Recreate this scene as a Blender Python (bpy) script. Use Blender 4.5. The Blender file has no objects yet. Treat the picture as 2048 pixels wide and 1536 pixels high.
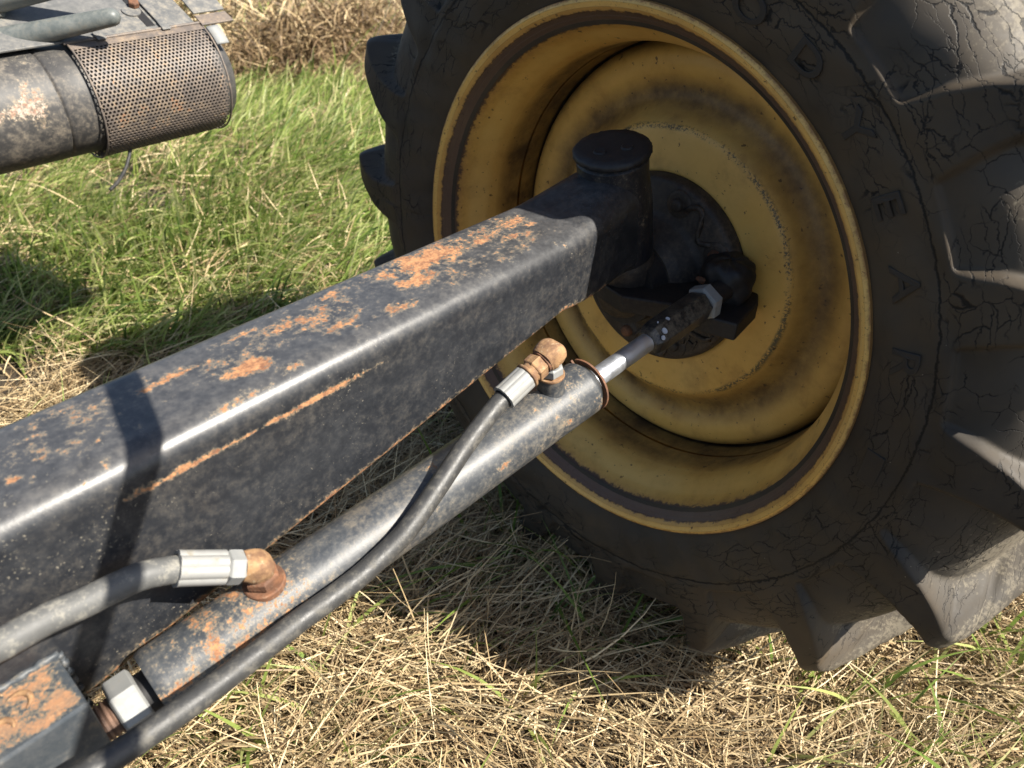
import bpy, math, random
import numpy as np
from mathutils import Vector, Matrix

R = math.radians
rng = np.random.default_rng(7)
random.seed(7)
S = bpy.context.scene
COL = S.collection

# ------------------------------------------------------------------ camera
cam = bpy.data.cameras.new("camera")
cam.sensor_width = 36.0
cam.lens = 26.37
cam.clip_start = 0.01
cam.clip_end = 400.0
cam.dof.use_dof = True
cam.dof.focus_distance = 0.64
cam.dof.aperture_fstop = 10.5
co = bpy.data.objects.new("camera", cam)
co.location = (0.0, 0.0, 0.775)
co.rotation_euler = (R(54.0), 0.0, R(-47.05))
COL.objects.link(co)
S.camera = co

# ------------------------------------------------------------------ light
SUN_AZ, SUN_EL = 69.0, 43.5          # from +X towards -Y
sv = Vector((math.cos(R(SUN_EL)) * math.cos(R(SUN_AZ)), -math.cos(R(SUN_EL)) * math.sin(R(SUN_AZ)), math.sin(R(SUN_EL))))
sun = bpy.data.lights.new("sun", 'SUN')
sun.energy = 5.0
sun.angle = R(0.53)
sun.color = (1.0, 0.935, 0.83)
so = bpy.data.objects.new("sun", sun)
so.rotation_euler = sv.to_track_quat('Z', 'Y').to_euler()
so.location = (1, -3, 4)
COL.objects.link(so)

w = bpy.data.worlds.new("World")
S.world = w
w.use_nodes = True
wn = w.node_tree.nodes
wn.clear()
sky = wn.new('ShaderNodeTexSky')
sky.sky_type = 'NISHITA'
sky.sun_disc = False
sky.sun_elevation = R(SUN_EL)
sky.sun_rotation = math.atan2(sv.x, sv.y)
sky.air_density = 1.0
sky.dust_density = 1.2
sky.ozone_density = 1.0
bg = wn.new('ShaderNodeBackground')
bg.inputs[1].default_value = 0.062
wo = wn.new('ShaderNodeOutputWorld')
w.node_tree.links.new(sky.outputs[0], bg.inputs[0])
w.node_tree.links.new(bg.outputs[0], wo.inputs[0])

S.view_settings.view_transform = 'Standard'
S.view_settings.look = 'None'
S.view_settings.gamma = 1.0
S.view_settings.use_curve_mapping = False
S.view_settings.exposure = 1.33
S.render.engine = 'CYCLES'
S.cycles.max_bounces = 7
S.cycles.transparent_max_bounces = 6


# ------------------------------------------------------------------ node helpers
class G:
    """tiny node-graph writer"""
    def __init__(self, name):
        m = bpy.data.materials.new(name)
        m.use_nodes = True
        self.m = m
        self.t = m.node_tree
        self.n = self.t.nodes
        self.b = self.n["Principled BSDF"]
        self.out = self.n["Material Output"]

    def put(self, sock, v):
        if isinstance(v, bpy.types.NodeSocket):
            self.t.links.new(v, sock)
        elif v is not None:
            if isinstance(v, (tuple, list)) and len(v) == 3 and sock.type == 'RGBA':
                v = (*v, 1.0)
            sock.default_value = v

    def obj(self):
        return self.n.new('ShaderNodeTexCoord').outputs['Object']

    def uv(self):
        return self.n.new('ShaderNodeTexCoord').outputs['UV']

    def attr(self, name, out='Fac'):
        a = self.n.new('ShaderNodeAttribute')
        a.attribute_name = name
        return a.outputs[out]

    def math(self, op, a, b=None, c=None, clamp=False):
        x = self.n.new('ShaderNodeMath')
        x.operation = op
        x.use_clamp = clamp
        self.put(x.inputs[0], a)
        if b is not None: self.put(x.inputs[1], b)
        if c is not None: self.put(x.inputs[2], c)
        return x.outputs[0]

    def vmath(self, op, a, b=None, scale=None):
        x = self.n.new('ShaderNodeVectorMath')
        x.operation = op
        self.put(x.inputs[0], a)
        if b is not None: self.put(x.inputs[1], b)
        if scale is not None: self.put(x.inputs['Scale'], scale)
        return x.outputs['Value'] if op in ('LENGTH', 'DOT_PRODUCT', 'DISTANCE') else x.outputs[0]

    def sep(self, v):
        x = self.n.new('ShaderNodeSeparateXYZ')
        self.put(x.inputs[0], v)
        return x.outputs

    def comb(self, a, b, c):
        x = self.n.new('ShaderNodeCombineXYZ')
        for i, q in enumerate((a, b, c)): self.put(x.inputs[i], q)
        return x.outputs[0]

    def noise(self, vec, scale, detail=5.0, rough=0.6, dist=0.0, out=0):
        x = self.n.new('ShaderNodeTexNoise')
        self.put(x.inputs['Vector'], vec)
        x.inputs['Scale'].default_value = scale
        x.inputs['Detail'].default_value = detail
        x.inputs['Roughness'].default_value = rough
        x.inputs['Distortion'].default_value = dist
        return x.outputs[out]

    def voro(self, vec, scale, feature='F1', rand=1.0):
        x = self.n.new('ShaderNodeTexVoronoi')
        x.feature = feature
        self.put(x.inputs['Vector'], vec)
        x.inputs['Scale'].default_value = scale
        x.inputs['Randomness'].default_value = rand
        return x.outputs['Distance']

    def step(self, v, lo, hi, a=0.0, b=1.0):
        x = self.n.new('ShaderNodeMapRange')
        x.interpolation_type = 'SMOOTHSTEP'
        self.put(x.inputs[0], v)
        self.put(x.inputs[1], lo); self.put(x.inputs[2], hi)
        self.put(x.inputs[3], a); self.put(x.inputs[4], b)
        return x.outputs[0]

    def mix(self, f, a, b, mode='MIX'):
        x = self.n.new('ShaderNodeMix')
        x.data_type = 'RGBA'
        x.blend_type = mode
        self.put(x.inputs[0], f)
        self.put(x.inputs[6], a); self.put(x.inputs[7], b)
        return x.outputs[2]

    def bump(self, h, strength=0.3, dist=0.001, normal=None):
        x = self.n.new('ShaderNodeBump')
        x.inputs['Strength'].default_value = strength
        x.inputs['Distance'].default_value = dist
        self.put(x.inputs['Height'], h)
        if normal is not None: self.put(x.inputs['Normal'], normal)
        return x.outputs[0]

    def set(self, color=None, rough=None, metal=None, normal=None, spec=None, **kw):
        self.put(self.b.inputs['Base Color'], color)
        self.put(self.b.inputs['Roughness'], rough)
        self.put(self.b.inputs['Metallic'], metal)
        self.put(self.b.inputs['Normal'], normal)
        if spec is not None: self.b.inputs['Specular IOR Level'].default_value = spec
        for k, v in kw.items(): self.put(self.b.inputs[k], v)
        return self.m


def paint_mat(name, base=(0.014, 0.0155, 0.019), base2=(0.030, 0.032, 0.036), th=0.70, rough=0.42, scale=1.0,
              speck=0.5, dust=0.14, rustc=((0.37, 0.185, 0.085), (0.17, 0.075, 0.04)), dustc=(0.26, 0.21, 0.14)):
    """old black paint that chips to rust; vertex attribute 'rust' says where it has rusted most"""
    g = G(name)
    o = g.obj()
    n1 = g.noise(o, 75 * scale, 8, 0.68)
    n2 = g.noise(o, 22 * scale, 4, 0.6)
    n3 = g.noise(o, 420 * scale, 3, 0.6)
    n4 = g.noise(o, 9 * scale, 3, 0.55)
    a = g.attr('rust')
    n5 = g.noise(o, 210 * scale, 6, 0.72)
    v = g.math('ADD', g.math('MULTIPLY', n1, 0.42), g.math('MULTIPLY', n2, 0.30))
    v = g.math('ADD', v, g.math('MULTIPLY', n5, 0.34))
    v = g.math('ADD', v, g.math('MULTIPLY', a, 0.36))
    v = g.math('ADD', v, g.math('MULTIPLY', g.math('SUBTRACT', n3, 0.5), 0.12))
    rust = g.step(v, th, th + 0.03)
    halo = g.step(v, th - 0.06, th + 0.01)
    paint = g.mix(g.step(g.math('ADD', g.math('MULTIPLY', n1, 0.6), g.math('MULTIPLY', n5, 0.4)), 0.38, 0.66), base, base2)
    # fine-grained dust film, top dust with painted sky sheen, light scuffs
    dust_sky_mix = g.math('MULTIPLY', g.attr('dust_sky'), g.step(g.math('ADD', g.math('MULTIPLY', n1, 0.5), g.math('MULTIPLY', n5, 0.5)), 0.30, 0.68, 0.35, 1.0))
    film = g.math('MULTIPLY', g.step(g.math('ADD', g.math('MULTIPLY', n4, 0.5), g.math('ADD', g.math('MULTIPLY', n1, 0.4), g.math('MULTIPLY', n5, 0.6))), 0.72, 0.98), dust)
    paint = g.mix(film, paint, dustc)
    paint = g.mix(dust_sky_mix, paint, (0.155, 0.152, 0.150))
    sp = g.step(g.math('ADD', g.noise(o, 520 * scale, 4, 0.7), g.math('MULTIPLY', n2, 0.45)), 0.885, 0.97)
    paint = g.mix(g.math('MULTIPLY', sp, speck), paint, (0.30, 0.27, 0.21))
    scr = g.noise(g.vmath('MULTIPLY', o, (60.0, 900.0, 900.0)), 1.0, 3, 0.6)
    paint = g.mix(g.math('MULTIPLY', g.step(scr, 0.70, 0.76), speck * 0.35), paint, (0.22, 0.21, 0.20))
    paint = g.mix(g.math('MULTIPLY', g.math('SUBTRACT', halo, rust, clamp=True), 0.45), paint, (0.26, 0.21, 0.14))
    rc = g.mix(g.step(g.noise(o, 160 * scale, 6, 0.75), 0.38, 0.62), rustc[0], rustc[1])
    rc = g.mix(g.math('MULTIPLY', g.step(n3, 0.55, 0.7), 0.4), rc, (0.42, 0.27, 0.14))
    col = g.mix(rust, paint, rc)
    rgh = g.step(g.math('ADD', rust, g.math('MULTIPLY', g.math('ADD', film, n1), 0.35)), 0.0, 1.0, rough - 0.06, 0.85)
    h = g.math('ADD', g.math('MULTIPLY', rust, g.math('SUBTRACT', n3, 0.9)), g.math('MULTIPLY', n3, 0.15))
    h = g.math('ADD', h, g.math('MULTIPLY', n1, 0.25))
    return g.set(col, rgh, 0.0, g.bump(h, 0.4, 0.0010), spec=0.46)


def rust_mat(name, c1=(0.33, 0.195, 0.095), c2=(0.15, 0.08, 0.045), c3=(0.40, 0.31, 0.20), rough=0.8):
    g = G(name)
    o = g.obj()
    n1 = g.noise(o, 110, 7, 0.65)
    n2 = g.noise(o, 330, 4, 0.6)
    c = g.mix(g.step(n1, 0.36, 0.64), c1, c2)
    c = g.mix(g.math('MULTIPLY', g.step(n2, 0.58, 0.72), 0.6), c, c3)
    return g.set(c, rough, 0.15, g.bump(g.math('ADD', n1, g.math('MULTIPLY', n2, 0.4)), 0.5, 0.0012))


def steel_mat(name, c=(0.62, 0.63, 0.64), rough=0.35, grime=0.35, metal=0.9, gc=(0.16, 0.12, 0.08)):
    g = G(name)
    o = g.obj()
    n1 = g.noise(o, 120, 6, 0.65)
    n2 = g.noise(o, 900, 3, 0.6)
    f = g.math('MULTIPLY', g.step(n1, 0.5, 0.75), grime)
    col = g.mix(f, c, gc)
    return g.set(col, g.step(g.math('ADD', n1, g.math('MULTIPLY', n2, 0.4)), 0.3, 0.95, rough * 0.75, rough * 1.6),
                 g.math('SUBTRACT', metal, f, clamp=True), g.bump(g.math('ADD', n1, g.math('MULTIPLY', n2, 0.3)), 0.15, 0.0006))


def rubber_hose_mat(name, c=(0.022, 0.022, 0.023), c2=(0.05, 0.05, 0.048), rough=0.5, dustc=(0.22, 0.20, 0.16), dust=0.25):
    g = G(name)
    o = g.obj()
    n1 = g.noise(o, 130, 6, 0.65)
    n2 = g.noise(o, 700, 3, 0.6)
    col = g.mix(n1, c, c2)
    col = g.mix(g.math('MULTIPLY', g.step(g.math('ADD', n1, g.math('MULTIPLY', n2, 0.4)), 0.68, 0.9), dust), col, dustc)
    return g.set(col, g.step(n1, 0.3, 0.8, rough - 0.08, rough + 0.2), 0.0, g.bump(n2, 0.25, 0.0006))


M = {}
M['beam'] = paint_mat('axle_paint', th=0.718, rough=0.37, speck=0.6, dust=0.12)
M['housing'] = paint_mat('housing_paint', base=(0.007, 0.008, 0.013), base2=(0.016, 0.017, 0.020), th=0.66, rough=0.5, scale=1.4, speck=0.35, dust=0.45,
                         rustc=((0.16, 0.095, 0.06), (0.09, 0.055, 0.04)), dustc=(0.13, 0.105, 0.075))
M['barrel'] = paint_mat('cylinder_paint', base=(0.030, 0.034, 0.040), base2=(0.075, 0.079, 0.082), th=0.70, rough=0.47, scale=1.5, speck=0.8, dust=0.42, dustc=(0.24, 0.19, 0.125))
M['grease'] = paint_mat('greasy_cast_iron', base=(0.010, 0.010, 0.012), base2=(0.020, 0.018, 0.017), th=0.86, rough=0.62, scale=1.3, speck=0.1, dust=0.55,
                        dustc=(0.055, 0.043, 0.032))
M['cast'] = paint_mat('dirty_cast_iron', base=(0.026, 0.021, 0.018), base2=(0.058, 0.045, 0.035), th=0.72, rough=0.65, scale=1.3, speck=0.15, dust=0.7,
                      rustc=((0.20, 0.10, 0.05), (0.09, 0.05, 0.035)), dustc=(0.11, 0.08, 0.055))
M['rod_end'] = paint_mat('rod_end_black', base=(0.009, 0.010, 0.013), base2=(0.020, 0.020, 0.022), th=0.86, rough=0.34, scale=1.6, speck=0.5, dust=0.4)
M['bracket'] = paint_mat('bracket_rust', base=(0.035, 0.043, 0.052), base2=(0.075, 0.080, 0.084), th=0.66, rough=0.55, scale=1.2, speck=0.4, dust=0.6,
                        rustc=((0.30, 0.155, 0.08), (0.20, 0.125, 0.08)))
M['rust'] = rust_mat('rusty_fitting')
M['rust_dark'] = rust_mat('dark_rust', c1=(0.20, 0.09, 0.045), c2=(0.10, 0.05, 0.03), c3=(0.28, 0.19, 0.12))
M['thread'] = rust_mat('thread_rust', c1=(0.19, 0.115, 0.08), c2=(0.10, 0.065, 0.05), c3=(0.30, 0.22, 0.16), rough=0.6)
M['zinc'] = steel_mat('zinc_steel', (0.25, 0.255, 0.25), 0.55, 0.6, 0.2, (0.16, 0.14, 0.11))
M['ferrule'] = steel_mat('crimped_ferrule', (0.26, 0.26, 0.25), 0.5, 0.8, 0.25, (0.17, 0.15, 0.11))
M['chrome'] = steel_mat('chrome_rod', (0.66, 0.70, 0.76), 0.30, 0.08, 0.9, (0.35, 0.33, 0.30))
M['hose'] = rubber_hose_mat('hose_rubber')
M['hose_old'] = rubber_hose_mat('hose_chalky', (0.055, 0.056, 0.056), (0.12, 0.12, 0.115), 0.62, (0.30, 0.28, 0.23), 0.5)
M['wire'] = rubber_hose_mat('cable_black')
M['pipe_grey'] = paint_mat('weathered_grey_paint', base=(0.085, 0.096, 0.094), base2=(0.19, 0.20, 0.19), th=0.80, rough=0.5, scale=0.7, speck=0.4, dust=0.9,
                           dustc=(0.10, 0.085, 0.06))
M['muffler'] = paint_mat('muffler_black', base=(0.036, 0.035, 0.035), base2=(0.075, 0.071, 0.066), th=0.70, rough=0.6, scale=0.8, speck=0.6, dust=0.6,
                         rustc=((0.20, 0.11, 0.075), (0.40, 0.35, 0.29)), dustc=(0.24, 0.20, 0.15))
M['guard'] = paint_mat('guard_rust', base=(0.10, 0.085, 0.075), base2=(0.17, 0.135, 0.11), th=0.61, rough=0.6, scale=0.8, speck=0.3, dust=0.6,
                       rustc=((0.29, 0.15, 0.085), (0.16, 0.09, 0.06)), dustc=(0.24, 0.18, 0.12))
M['shield'] = paint_mat('shield_grey', base=(0.095, 0.097, 0.097), base2=(0.16, 0.157, 0.15), th=0.75, rough=0.55, scale=0.8, speck=0.7, dust=0.7,
                        dustc=(0.26, 0.23, 0.18))
M['sun_spot'] = steel_mat('sunlit_spot', (0.42, 0.44, 0.48), 0.5, 0.2, 0.0, (0.3, 0.3, 0.3))  # pale tone stands for sunlight caught on the rod end
M['dark_gap'] = paint_mat('shadow_gap_metal', base=(0.008, 0.008, 0.009), base2=(0.014, 0.013, 0.013), th=0.95, rough=0.7, dust=0.2, speck=0.0, dustc=(.03, .025, .02))


# ------------------------------------------------------------------ mesh helpers
def make(name, verts, faces, mat, parent=None, smooth=True, attrs=None, uvs=None, sharp=None):
    me = bpy.data.meshes.new(name)
    me.from_pydata([tuple(v) for v in verts], [], [tuple(f) for f in faces])
    me.validate()
    me.update()
    if smooth:
        me.shade_smooth()
        if sharp is not None:
            me.set_sharp_from_angle(angle=R(sharp))
    if attrs:
        for k, v in attrs.items():
            at = me.attributes.new(k, 'FLOAT', 'POINT')
            at.data.foreach_set('value', np.asarray(v, dtype=np.float32))
    if uvs is not None:
        uvl = me.uv_layers.new(name='UVMap')
        li = np.zeros(len(me.loops), dtype=np.int32)
        me.loops.foreach_get('vertex_index', li)
        uvl.data.foreach_set('uv', np.asarray(uvs, dtype=np.float32)[li].ravel())
    ob = bpy.data.objects.new(name, me)
    me.materials.append(mat)
    COL.objects.link(ob)
    if parent is not None:
        adopt(ob, parent)
    return ob


def world_of(o):
    m = Matrix.LocRotScale(o.location, o.rotation_euler, o.scale)
    if o.parent is not None:
        m = world_of(o.parent) @ o.matrix_parent_inverse @ m
    return m


def adopt(ob, parent):
    ob.parent = parent
    ob.matrix_parent_inverse = world_of(parent).inverted()


def empty(name, loc=(0, 0, 0), parent=None):
    o = bpy.data.objects.new(name, None)
    o.empty_display_size = 0.05
    o.location = loc
    COL.objects.link(o)
    if parent is not None:
        adopt(o, parent)
    return o


def tag(o, label=None, cat=None, group=None, kind=None):
    if label: o['label'] = label
    if cat: o['category'] = cat
    if group: o['group'] = group
    if kind: o['kind'] = kind
    return o


def V3(p): return np.array(p, dtype=float)


def frame(axis, ref=(0, 0, 1)):
    a = V3(axis); a /= np.linalg.norm(a)
    e1 = np.cross(V3(ref), a); e1 /= np.linalg.norm(e1)
    e2 = np.cross(a, e1)
    return a, e1, e2


def lathe(origin, axis, prof, n=48, ref=(0, 0, 1), rot=0.0, cap=(True, True), arc=None, wob=0.0, seed=0):
    """prof: (distance along axis, radius). Returns verts, faces"""
    a, e1, e2 = frame(axis, ref)
    o = V3(origin)
    full = arc is None
    ang = (np.arange(n) * 2 * math.pi / n + rot) if full else np.linspace(arc[0], arc[1], n)
    r_ = np.random.default_rng(seed)
    vs = []
    for d, r in prof:
        for t in ang:
            rr = r * (1 + (r_.normal() * wob if wob else 0))
            vs.append(o + a * d + (e1 * math.cos(t) + e2 * math.sin(t)) * rr)
    fs = []
    m = n if full else n - 1
    for i in range(len(prof) - 1):
        for j in range(m):
            k = (j + 1) % n
            fs.append((i * n + j, i * n + k, (i + 1) * n + k, (i + 1) * n + j))
    if full and cap[0]: fs.append(tuple(range(n - 1, -1, -1)))
    if full and cap[1]: fs.append(tuple((len(prof) - 1) * n + j for j in range(n)))
    return vs, fs


def rounded(prof, b=0.0008):
    """bevel the corners of a lathe profile"""
    out = [prof[0]]
    for i in range(1, len(prof) - 1):
        p0, p, p1 = V3(prof[i - 1]), V3(prof[i]), V3(prof[i + 1])
        for q in (p0, p1):
            L = np.linalg.norm(q - p)
            t = min(b, L * 0.45)
            out.append(tuple(p + (q - p) * (t / max(L, 1e-9))))
    out.append(prof[-1])
    return out


def turned(name, origin, axis, prof, mat, parent, n=40, sharp=40, bev=0.0008, **kw):
    vs, fs = lathe(origin, axis, rounded(prof, bev) if bev else prof, n, **kw)
    return make(name, vs, fs, mat, parent, True, sharp=sharp)


def nut(name, origin, axis, length, r, mat, parent, rot=0.0, ch=0.0018):
    """hexagon nut: chamfered prism (r = corner radius)"""
    prof = [(0, r * 0.84), (ch * 0.6, r * 0.97), (ch, r), (length - ch, r), (length - ch * 0.6, r * 0.97), (length, r * 0.84)]
    vs, fs = lathe(origin, axis, prof, 6, rot=rot)
    return make(name, vs, fs, mat, parent, False)


def catmull(pts, per=8):
    p = np.array(pts, dtype=float)
    p = np.vstack([2 * p[0] - p[1], p, 2 * p[-1] - p[-2]])
    out = []
    for i in range(1, len(p) - 2):
        for t in np.linspace(0, 1, per, endpoint=False):
            a, b, c, d = p[i - 1], p[i], p[i + 1], p[i + 2]
            out.append(0.5 * (2 * b + (c - a) * t + (2 * a - 5 * b + 4 * c - d) * t * t + (3 * b - a - 3 * c + d) * t ** 3))
    out.append(p[-2])
    return np.array(out)


def tube(path, r, n=20, wob=0.0):
    p = np.array(path)
    vs, fs = [], []
    up = V3((0, 0, 1))
    for i in range(len(p)):
        t = p[min(i + 1, len(p) - 1)] - p[max(i - 1, 0)]
        t /= np.linalg.norm(t)
        e1 = np.cross(up, t); e1 /= np.linalg.norm(e1)
        e2 = np.cross(t, e1)
        rr = r if np.isscalar(r) else r[i]
        for j in range(n):
            q = 2 * math.pi * j / n
            k = rr * (1 + (rng.normal() * wob if wob else 0))
            vs.append(p[i] + (e1 * math.cos(q) + e2 * math.sin(q)) * k)
    for i in range(len(p) - 1):
        for j in range(n):
            k = (j + 1) % n
            fs.append((i * n + j, i * n + k, (i + 1) * n + k, (i + 1) * n + j))
    fs.append(tuple(range(n - 1, -1, -1)))
    fs.append(tuple((len(p) - 1) * n + j for j in range(n)))
    return vs, fs


def bevel_obj(ob, width, seg=2, angle=35):
    md = ob.modifiers.new('edge', 'BEVEL')
    md.width = width
    md.segments = seg
    md.limit_method = 'ANGLE'
    md.angle_limit = R(angle)
    return ob


def plate(name, poly, z0, z1, mat, parent, bev=0.001):
    """horizontal plate with polygon outline (x, y)"""
    n = len(poly)
    ar = sum(poly[i][0] * poly[(i + 1) % n][1] - poly[(i + 1) % n][0] * poly[i][1] for i in range(n))
    if ar < 0: poly = poly[::-1]
    vs = [(x, y, z0) for x, y in poly] + [(x, y, z1) for x, y in poly]
    fs = [tuple(range(n - 1, -1, -1)), tuple(range(n, 2 * n))]
    fs += [(i, (i + 1) % n, n + (i + 1) % n, n + i) for i in range(n)]
    ob = make(name, vs, fs, mat, parent, False)
    if bev: bevel_obj(ob, bev)
    return ob


def box(name, c, half, mat, parent, axes=None, bev=0.001):
    c = V3(c)
    ax = np.eye(3) if axes is None else np.array(axes, dtype=float)
    vs = []
    for sx in (-1, 1):
        for sy in (-1, 1):
            for sz in (-1, 1):
                vs.append(c + ax[0] * sx * half[0] + ax[1] * sy * half[1] + ax[2] * sz * half[2])
    fs = [(0, 1, 3, 2), (4, 6, 7, 5), (0, 4, 5, 1), (2, 3, 7, 6), (0, 2, 6, 4), (1, 5, 7, 3)]
    ob = make(name, vs, fs, mat, parent, False)
    if bev: bevel_obj(ob, bev)
    return ob


# ------------------------------------------------------------------ ground
def ground():
    g = G('soil')
    o = g.obj()
    n1 = g.noise(o, 6, 8, 0.65)
    n2 = g.noise(o, 90, 5, 0.65)
    c = g.mix(g.step(n1, 0.35, 0.65), (0.022, 0.015, 0.009), (0.045, 0.032, 0.018))
    c = g.mix(g.step(n2, 0.55, 0.75), c, (0.08, 0.058, 0.032))
    m = g.set(c, 0.95, 0.0, g.bump(n2, 0.8, 0.01))
    n = 90
    s = np.linspace(-1, 1, n)
    s = np.sign(s) * (np.abs(s) ** 3) * 150
    X, Y = np.meshgrid(s + 1.0, s + 1.5, indexing='ij')
    Z = ground_z(X, Y)
    vs = np.stack([X, Y, Z], -1).reshape(-1, 3)
    fs = [(i * n + j, (i + 1) * n + j, (i + 1) * n + j + 1, i * n + j + 1) for i in range(n - 1) for j in range(n - 1)]
    tag(make('ground', vs, fs, m), kind='structure')


def ground_z(x, y):
    f = 0.010 * np.sin(x * 7.1 + 1.0) * np.cos(y * 5.3) + 0.008 * np.sin(x * 3.1 - y * 4.2)
    k = np.clip((np.hypot(x - 0.6, y - 0.3) - 0.6) / 0.8, 0, 1)
    return -0.022 + f * k


# ------------------------------------------------------------------ tractor
tractor = tag(empty('tractor', (-0.6, 0.38, -0.02)),
              'old tractor front axle with black beam, hydraulic steering cylinder and muddy yellow wheel', 'tractor')

# --- axle beam -------------------------------------------------------------
BX0, BX1 = -0.50, 0.552
YF, YB, ZT = 0.333, 0.4195, 0.5225


def z_bot(x): return 0.3872 + 0.172 * np.clip(x, -0.15, 0.42) - 0.10 * np.clip(x - 0.42, 0, 0.13)


def axle_beam():
    def section(x):
        zb = float(z_bot(x))
        k = max(0.0, min(1.0, (x - 0.435) / 0.105)); k = k * k * (3 - 2 * k)
        YF, YB = 0.333 + 0.0105 * k, 0.4195 - 0.0070 * k
        ZT = 0.5225 + 0.0200 * k
        rc, rb = 0.0155 + 0.013 * k, 0.004 + 0.006 * k
        pts = []
        def corner(cx, cz, r, a0, a1, k):
            for t in np.linspace(a0, a1, k): pts.append((cx + r * math.cos(t), cz + r * math.sin(t)))
        def line(p, q, k):
            for t in np.linspace(0, 1, k + 2)[1:-1]: pts.append((p[0] + (q[0] - p[0]) * t, p[1] + (q[1] - p[1]) * t))
        corner(YF + rc, ZT - rc, rc, math.pi, math.pi / 2, 9)
        line((YF + rc, ZT), (YB - rc, ZT), 14)
        corner(YB - rc, ZT - rc, rc, math.pi / 2, 0, 9)
        line((YB, ZT - rc), (YB, zb + rb), 6)
        corner(YB - rb, zb + rb, rb, 0, -math.pi / 2, 3)
        line((YB - rb, zb), (YF + rb, zb), 4)
        corner(YF + rb, zb + rb, rb, -math.pi / 2, -math.pi, 4)
        line((YF, zb + rb), (YF, ZT - rc), 30)
        return pts
    xs = np.concatenate([np.linspace(BX0, -0.06, 12, endpoint=False), np.linspace(-0.06, BX1, 190)])
    vs, rust, dust_sky = [], [], []
    # (x, y, rx, ry, strength) bare patches on the top face
    blobs = [(0.335, 0.392, 0.045, 0.016, 0.75), (0.375, 0.383, 0.020, 0.010, 0.7), (0.300, 0.372, 0.022, 0.010, 0.65), (0.265, 0.352, 0.014, 0.007, 0.6),
             (0.395, 0.372, 0.010, 0.008, 0.7), (0.415, 0.392, 0.020, 0.010, 0.6), (0.245, 0.398, 0.012, 0.006, 0.6), (0.198, 0.386, 0.028, 0.010, 0.62),
             (0.170, 0.398, 0.018, 0.004, 0.6), (0.205, 0.372, 0.012, 0.006, 0.55), (0.226, 0.360, 0.016, 0.005, 0.65), (0.160, 0.362, 0.016, 0.009, 0.85),
             (0.128, 0.386, 0.022, 0.004, 0.8), (0.090, 0.356, 0.004, 0.004, 0.6), (0.062, 0.398, 0.020, 0.006, 0.55), (0.045, 0.366, 0.005, 0.004, 0.5),
             (0.142, 0.340, 0.024, 0.003, 0.62), (0.30, 0.40, 0.05, 0.012, 0.5), (0.34, 0.398, 0.080, 0.018, 0.52), (0.36, 0.36, 0.07, 0.020, 0.42), (0.20, 0.378, 0.08, 0.026, 0.42), (0.05, 0.385, 0.07, 0.025, 0.36), (0.02, 0.41, 0.04, 0.006, 0.5), (0.178, 0.345, 0.012, 0.004, 0.5)]
    rg = np.random.default_rng(3)
    for _ in range(130):
        blobs.append((rg.uniform(-0.03, 0.44), rg.uniform(0.338, 0.414), rg.uniform(0.002, 0.007), rg.uniform(0.0015, 0.004), rg.uniform(0.35, 0.6)))
    for x in xs:
        for (y, z) in section(x):
            vs.append((x, y, z))
            dust_sky.append(0.36 * min(1.0, max(0.0, (z - (ZT - 0.012)) / 0.012)) * (1.0 if x < 0.45 else 0.4))  # settled dust, with the sky's sheen on the top put into its colour
            r = 0.0
            if z > ZT - 0.016:
                for bx, by, rx, ry, s in blobs:
                    q = ((x - bx) / rx) ** 2 + ((y - by) / ry) ** 2
                    if q < 4: r = max(r, s * max(0.0, 1 - 0.45 * q))
            if abs(y - YF) < 0.006:
                e = z - float(z_bot(x))
                r = max(r, 0.78 * max(0, 1 - e / 0.010))
                dz = abs(z - 0.5015)
                along = min(1, max(0, (x - 0.03) / 0.05)) * min(1, max(0, (0.265 - x) / 0.06))
                r = max(r, 0.80 * along * max(0, 1 - dz / 0.0042))
            if z < float(z_bot(x)) + 0.002: r = max(r, 0.6)
            rust.append(r)
    n = len(section(0))
    fs = [(i * n + j, (i + 1) * n + j, (i + 1) * n + (j + 1) % n, i * n + (j + 1) % n) for i in range(len(xs) - 1) for j in range(n)]
    fs.append(tuple(range(n))); fs.append(tuple((len(xs) - 1) * n + j for j in range(n - 1, -1, -1)))
    return make('axle_beam', vs, fs, M['beam'], tractor, True, {'rust': rust, 'dust_sky': dust_sky}, sharp=60)


beam = tag(axle_beam(), 'black box-section axle beam with flaking orange rust patches')

# --- king pin ---------------------------------------------------------------
KB = V3((0.5600, 0.3765, 0.4120))
KD = V3((-0.19, 0.0, 0.982)); KD /= np.linalg.norm(KD)
king = turned('king_pin_housing', KB, KD, [(0.040, 0.026), (0.040, 0.0350), (0.048, 0.0350), (0.100, 0.0345), (0.125, 0.0318), (0.143, 0.0320), (0.143, 0.02)],
              M['housing'], tractor, n=64, bev=0.003)
tag(king, 'upright black king pin housing at the end of the axle beam')
# greasy cap with a ragged edge and two centre dimples
vs, fs = lathe(KB, KD, [(0.1430, 0.030), (0.1440, 0.0330), (0.1462, 0.0344), (0.1490, 0.0340), (0.1505, 0.0322), (0.1508, 0.024), (0.1502, 0.012), (0.1500, 0.003)], 72, wob=0.016, seed=5)
cap = make('cap', vs, fs, M['grease'], king, True)
for (u_, v_) in ((-0.012, 0.004), (0.006, -0.012)):
    a_, f1, f2 = frame(KD, (0, 1, 0))
    turned('grease_plug', KB + KD * 0.1495 + f1 * u_ + f2 * v_, KD, [(0, 0.0062), (0.0022, 0.0055), (0.0016, 0.002)], M['grease'], king, n=16)
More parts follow.
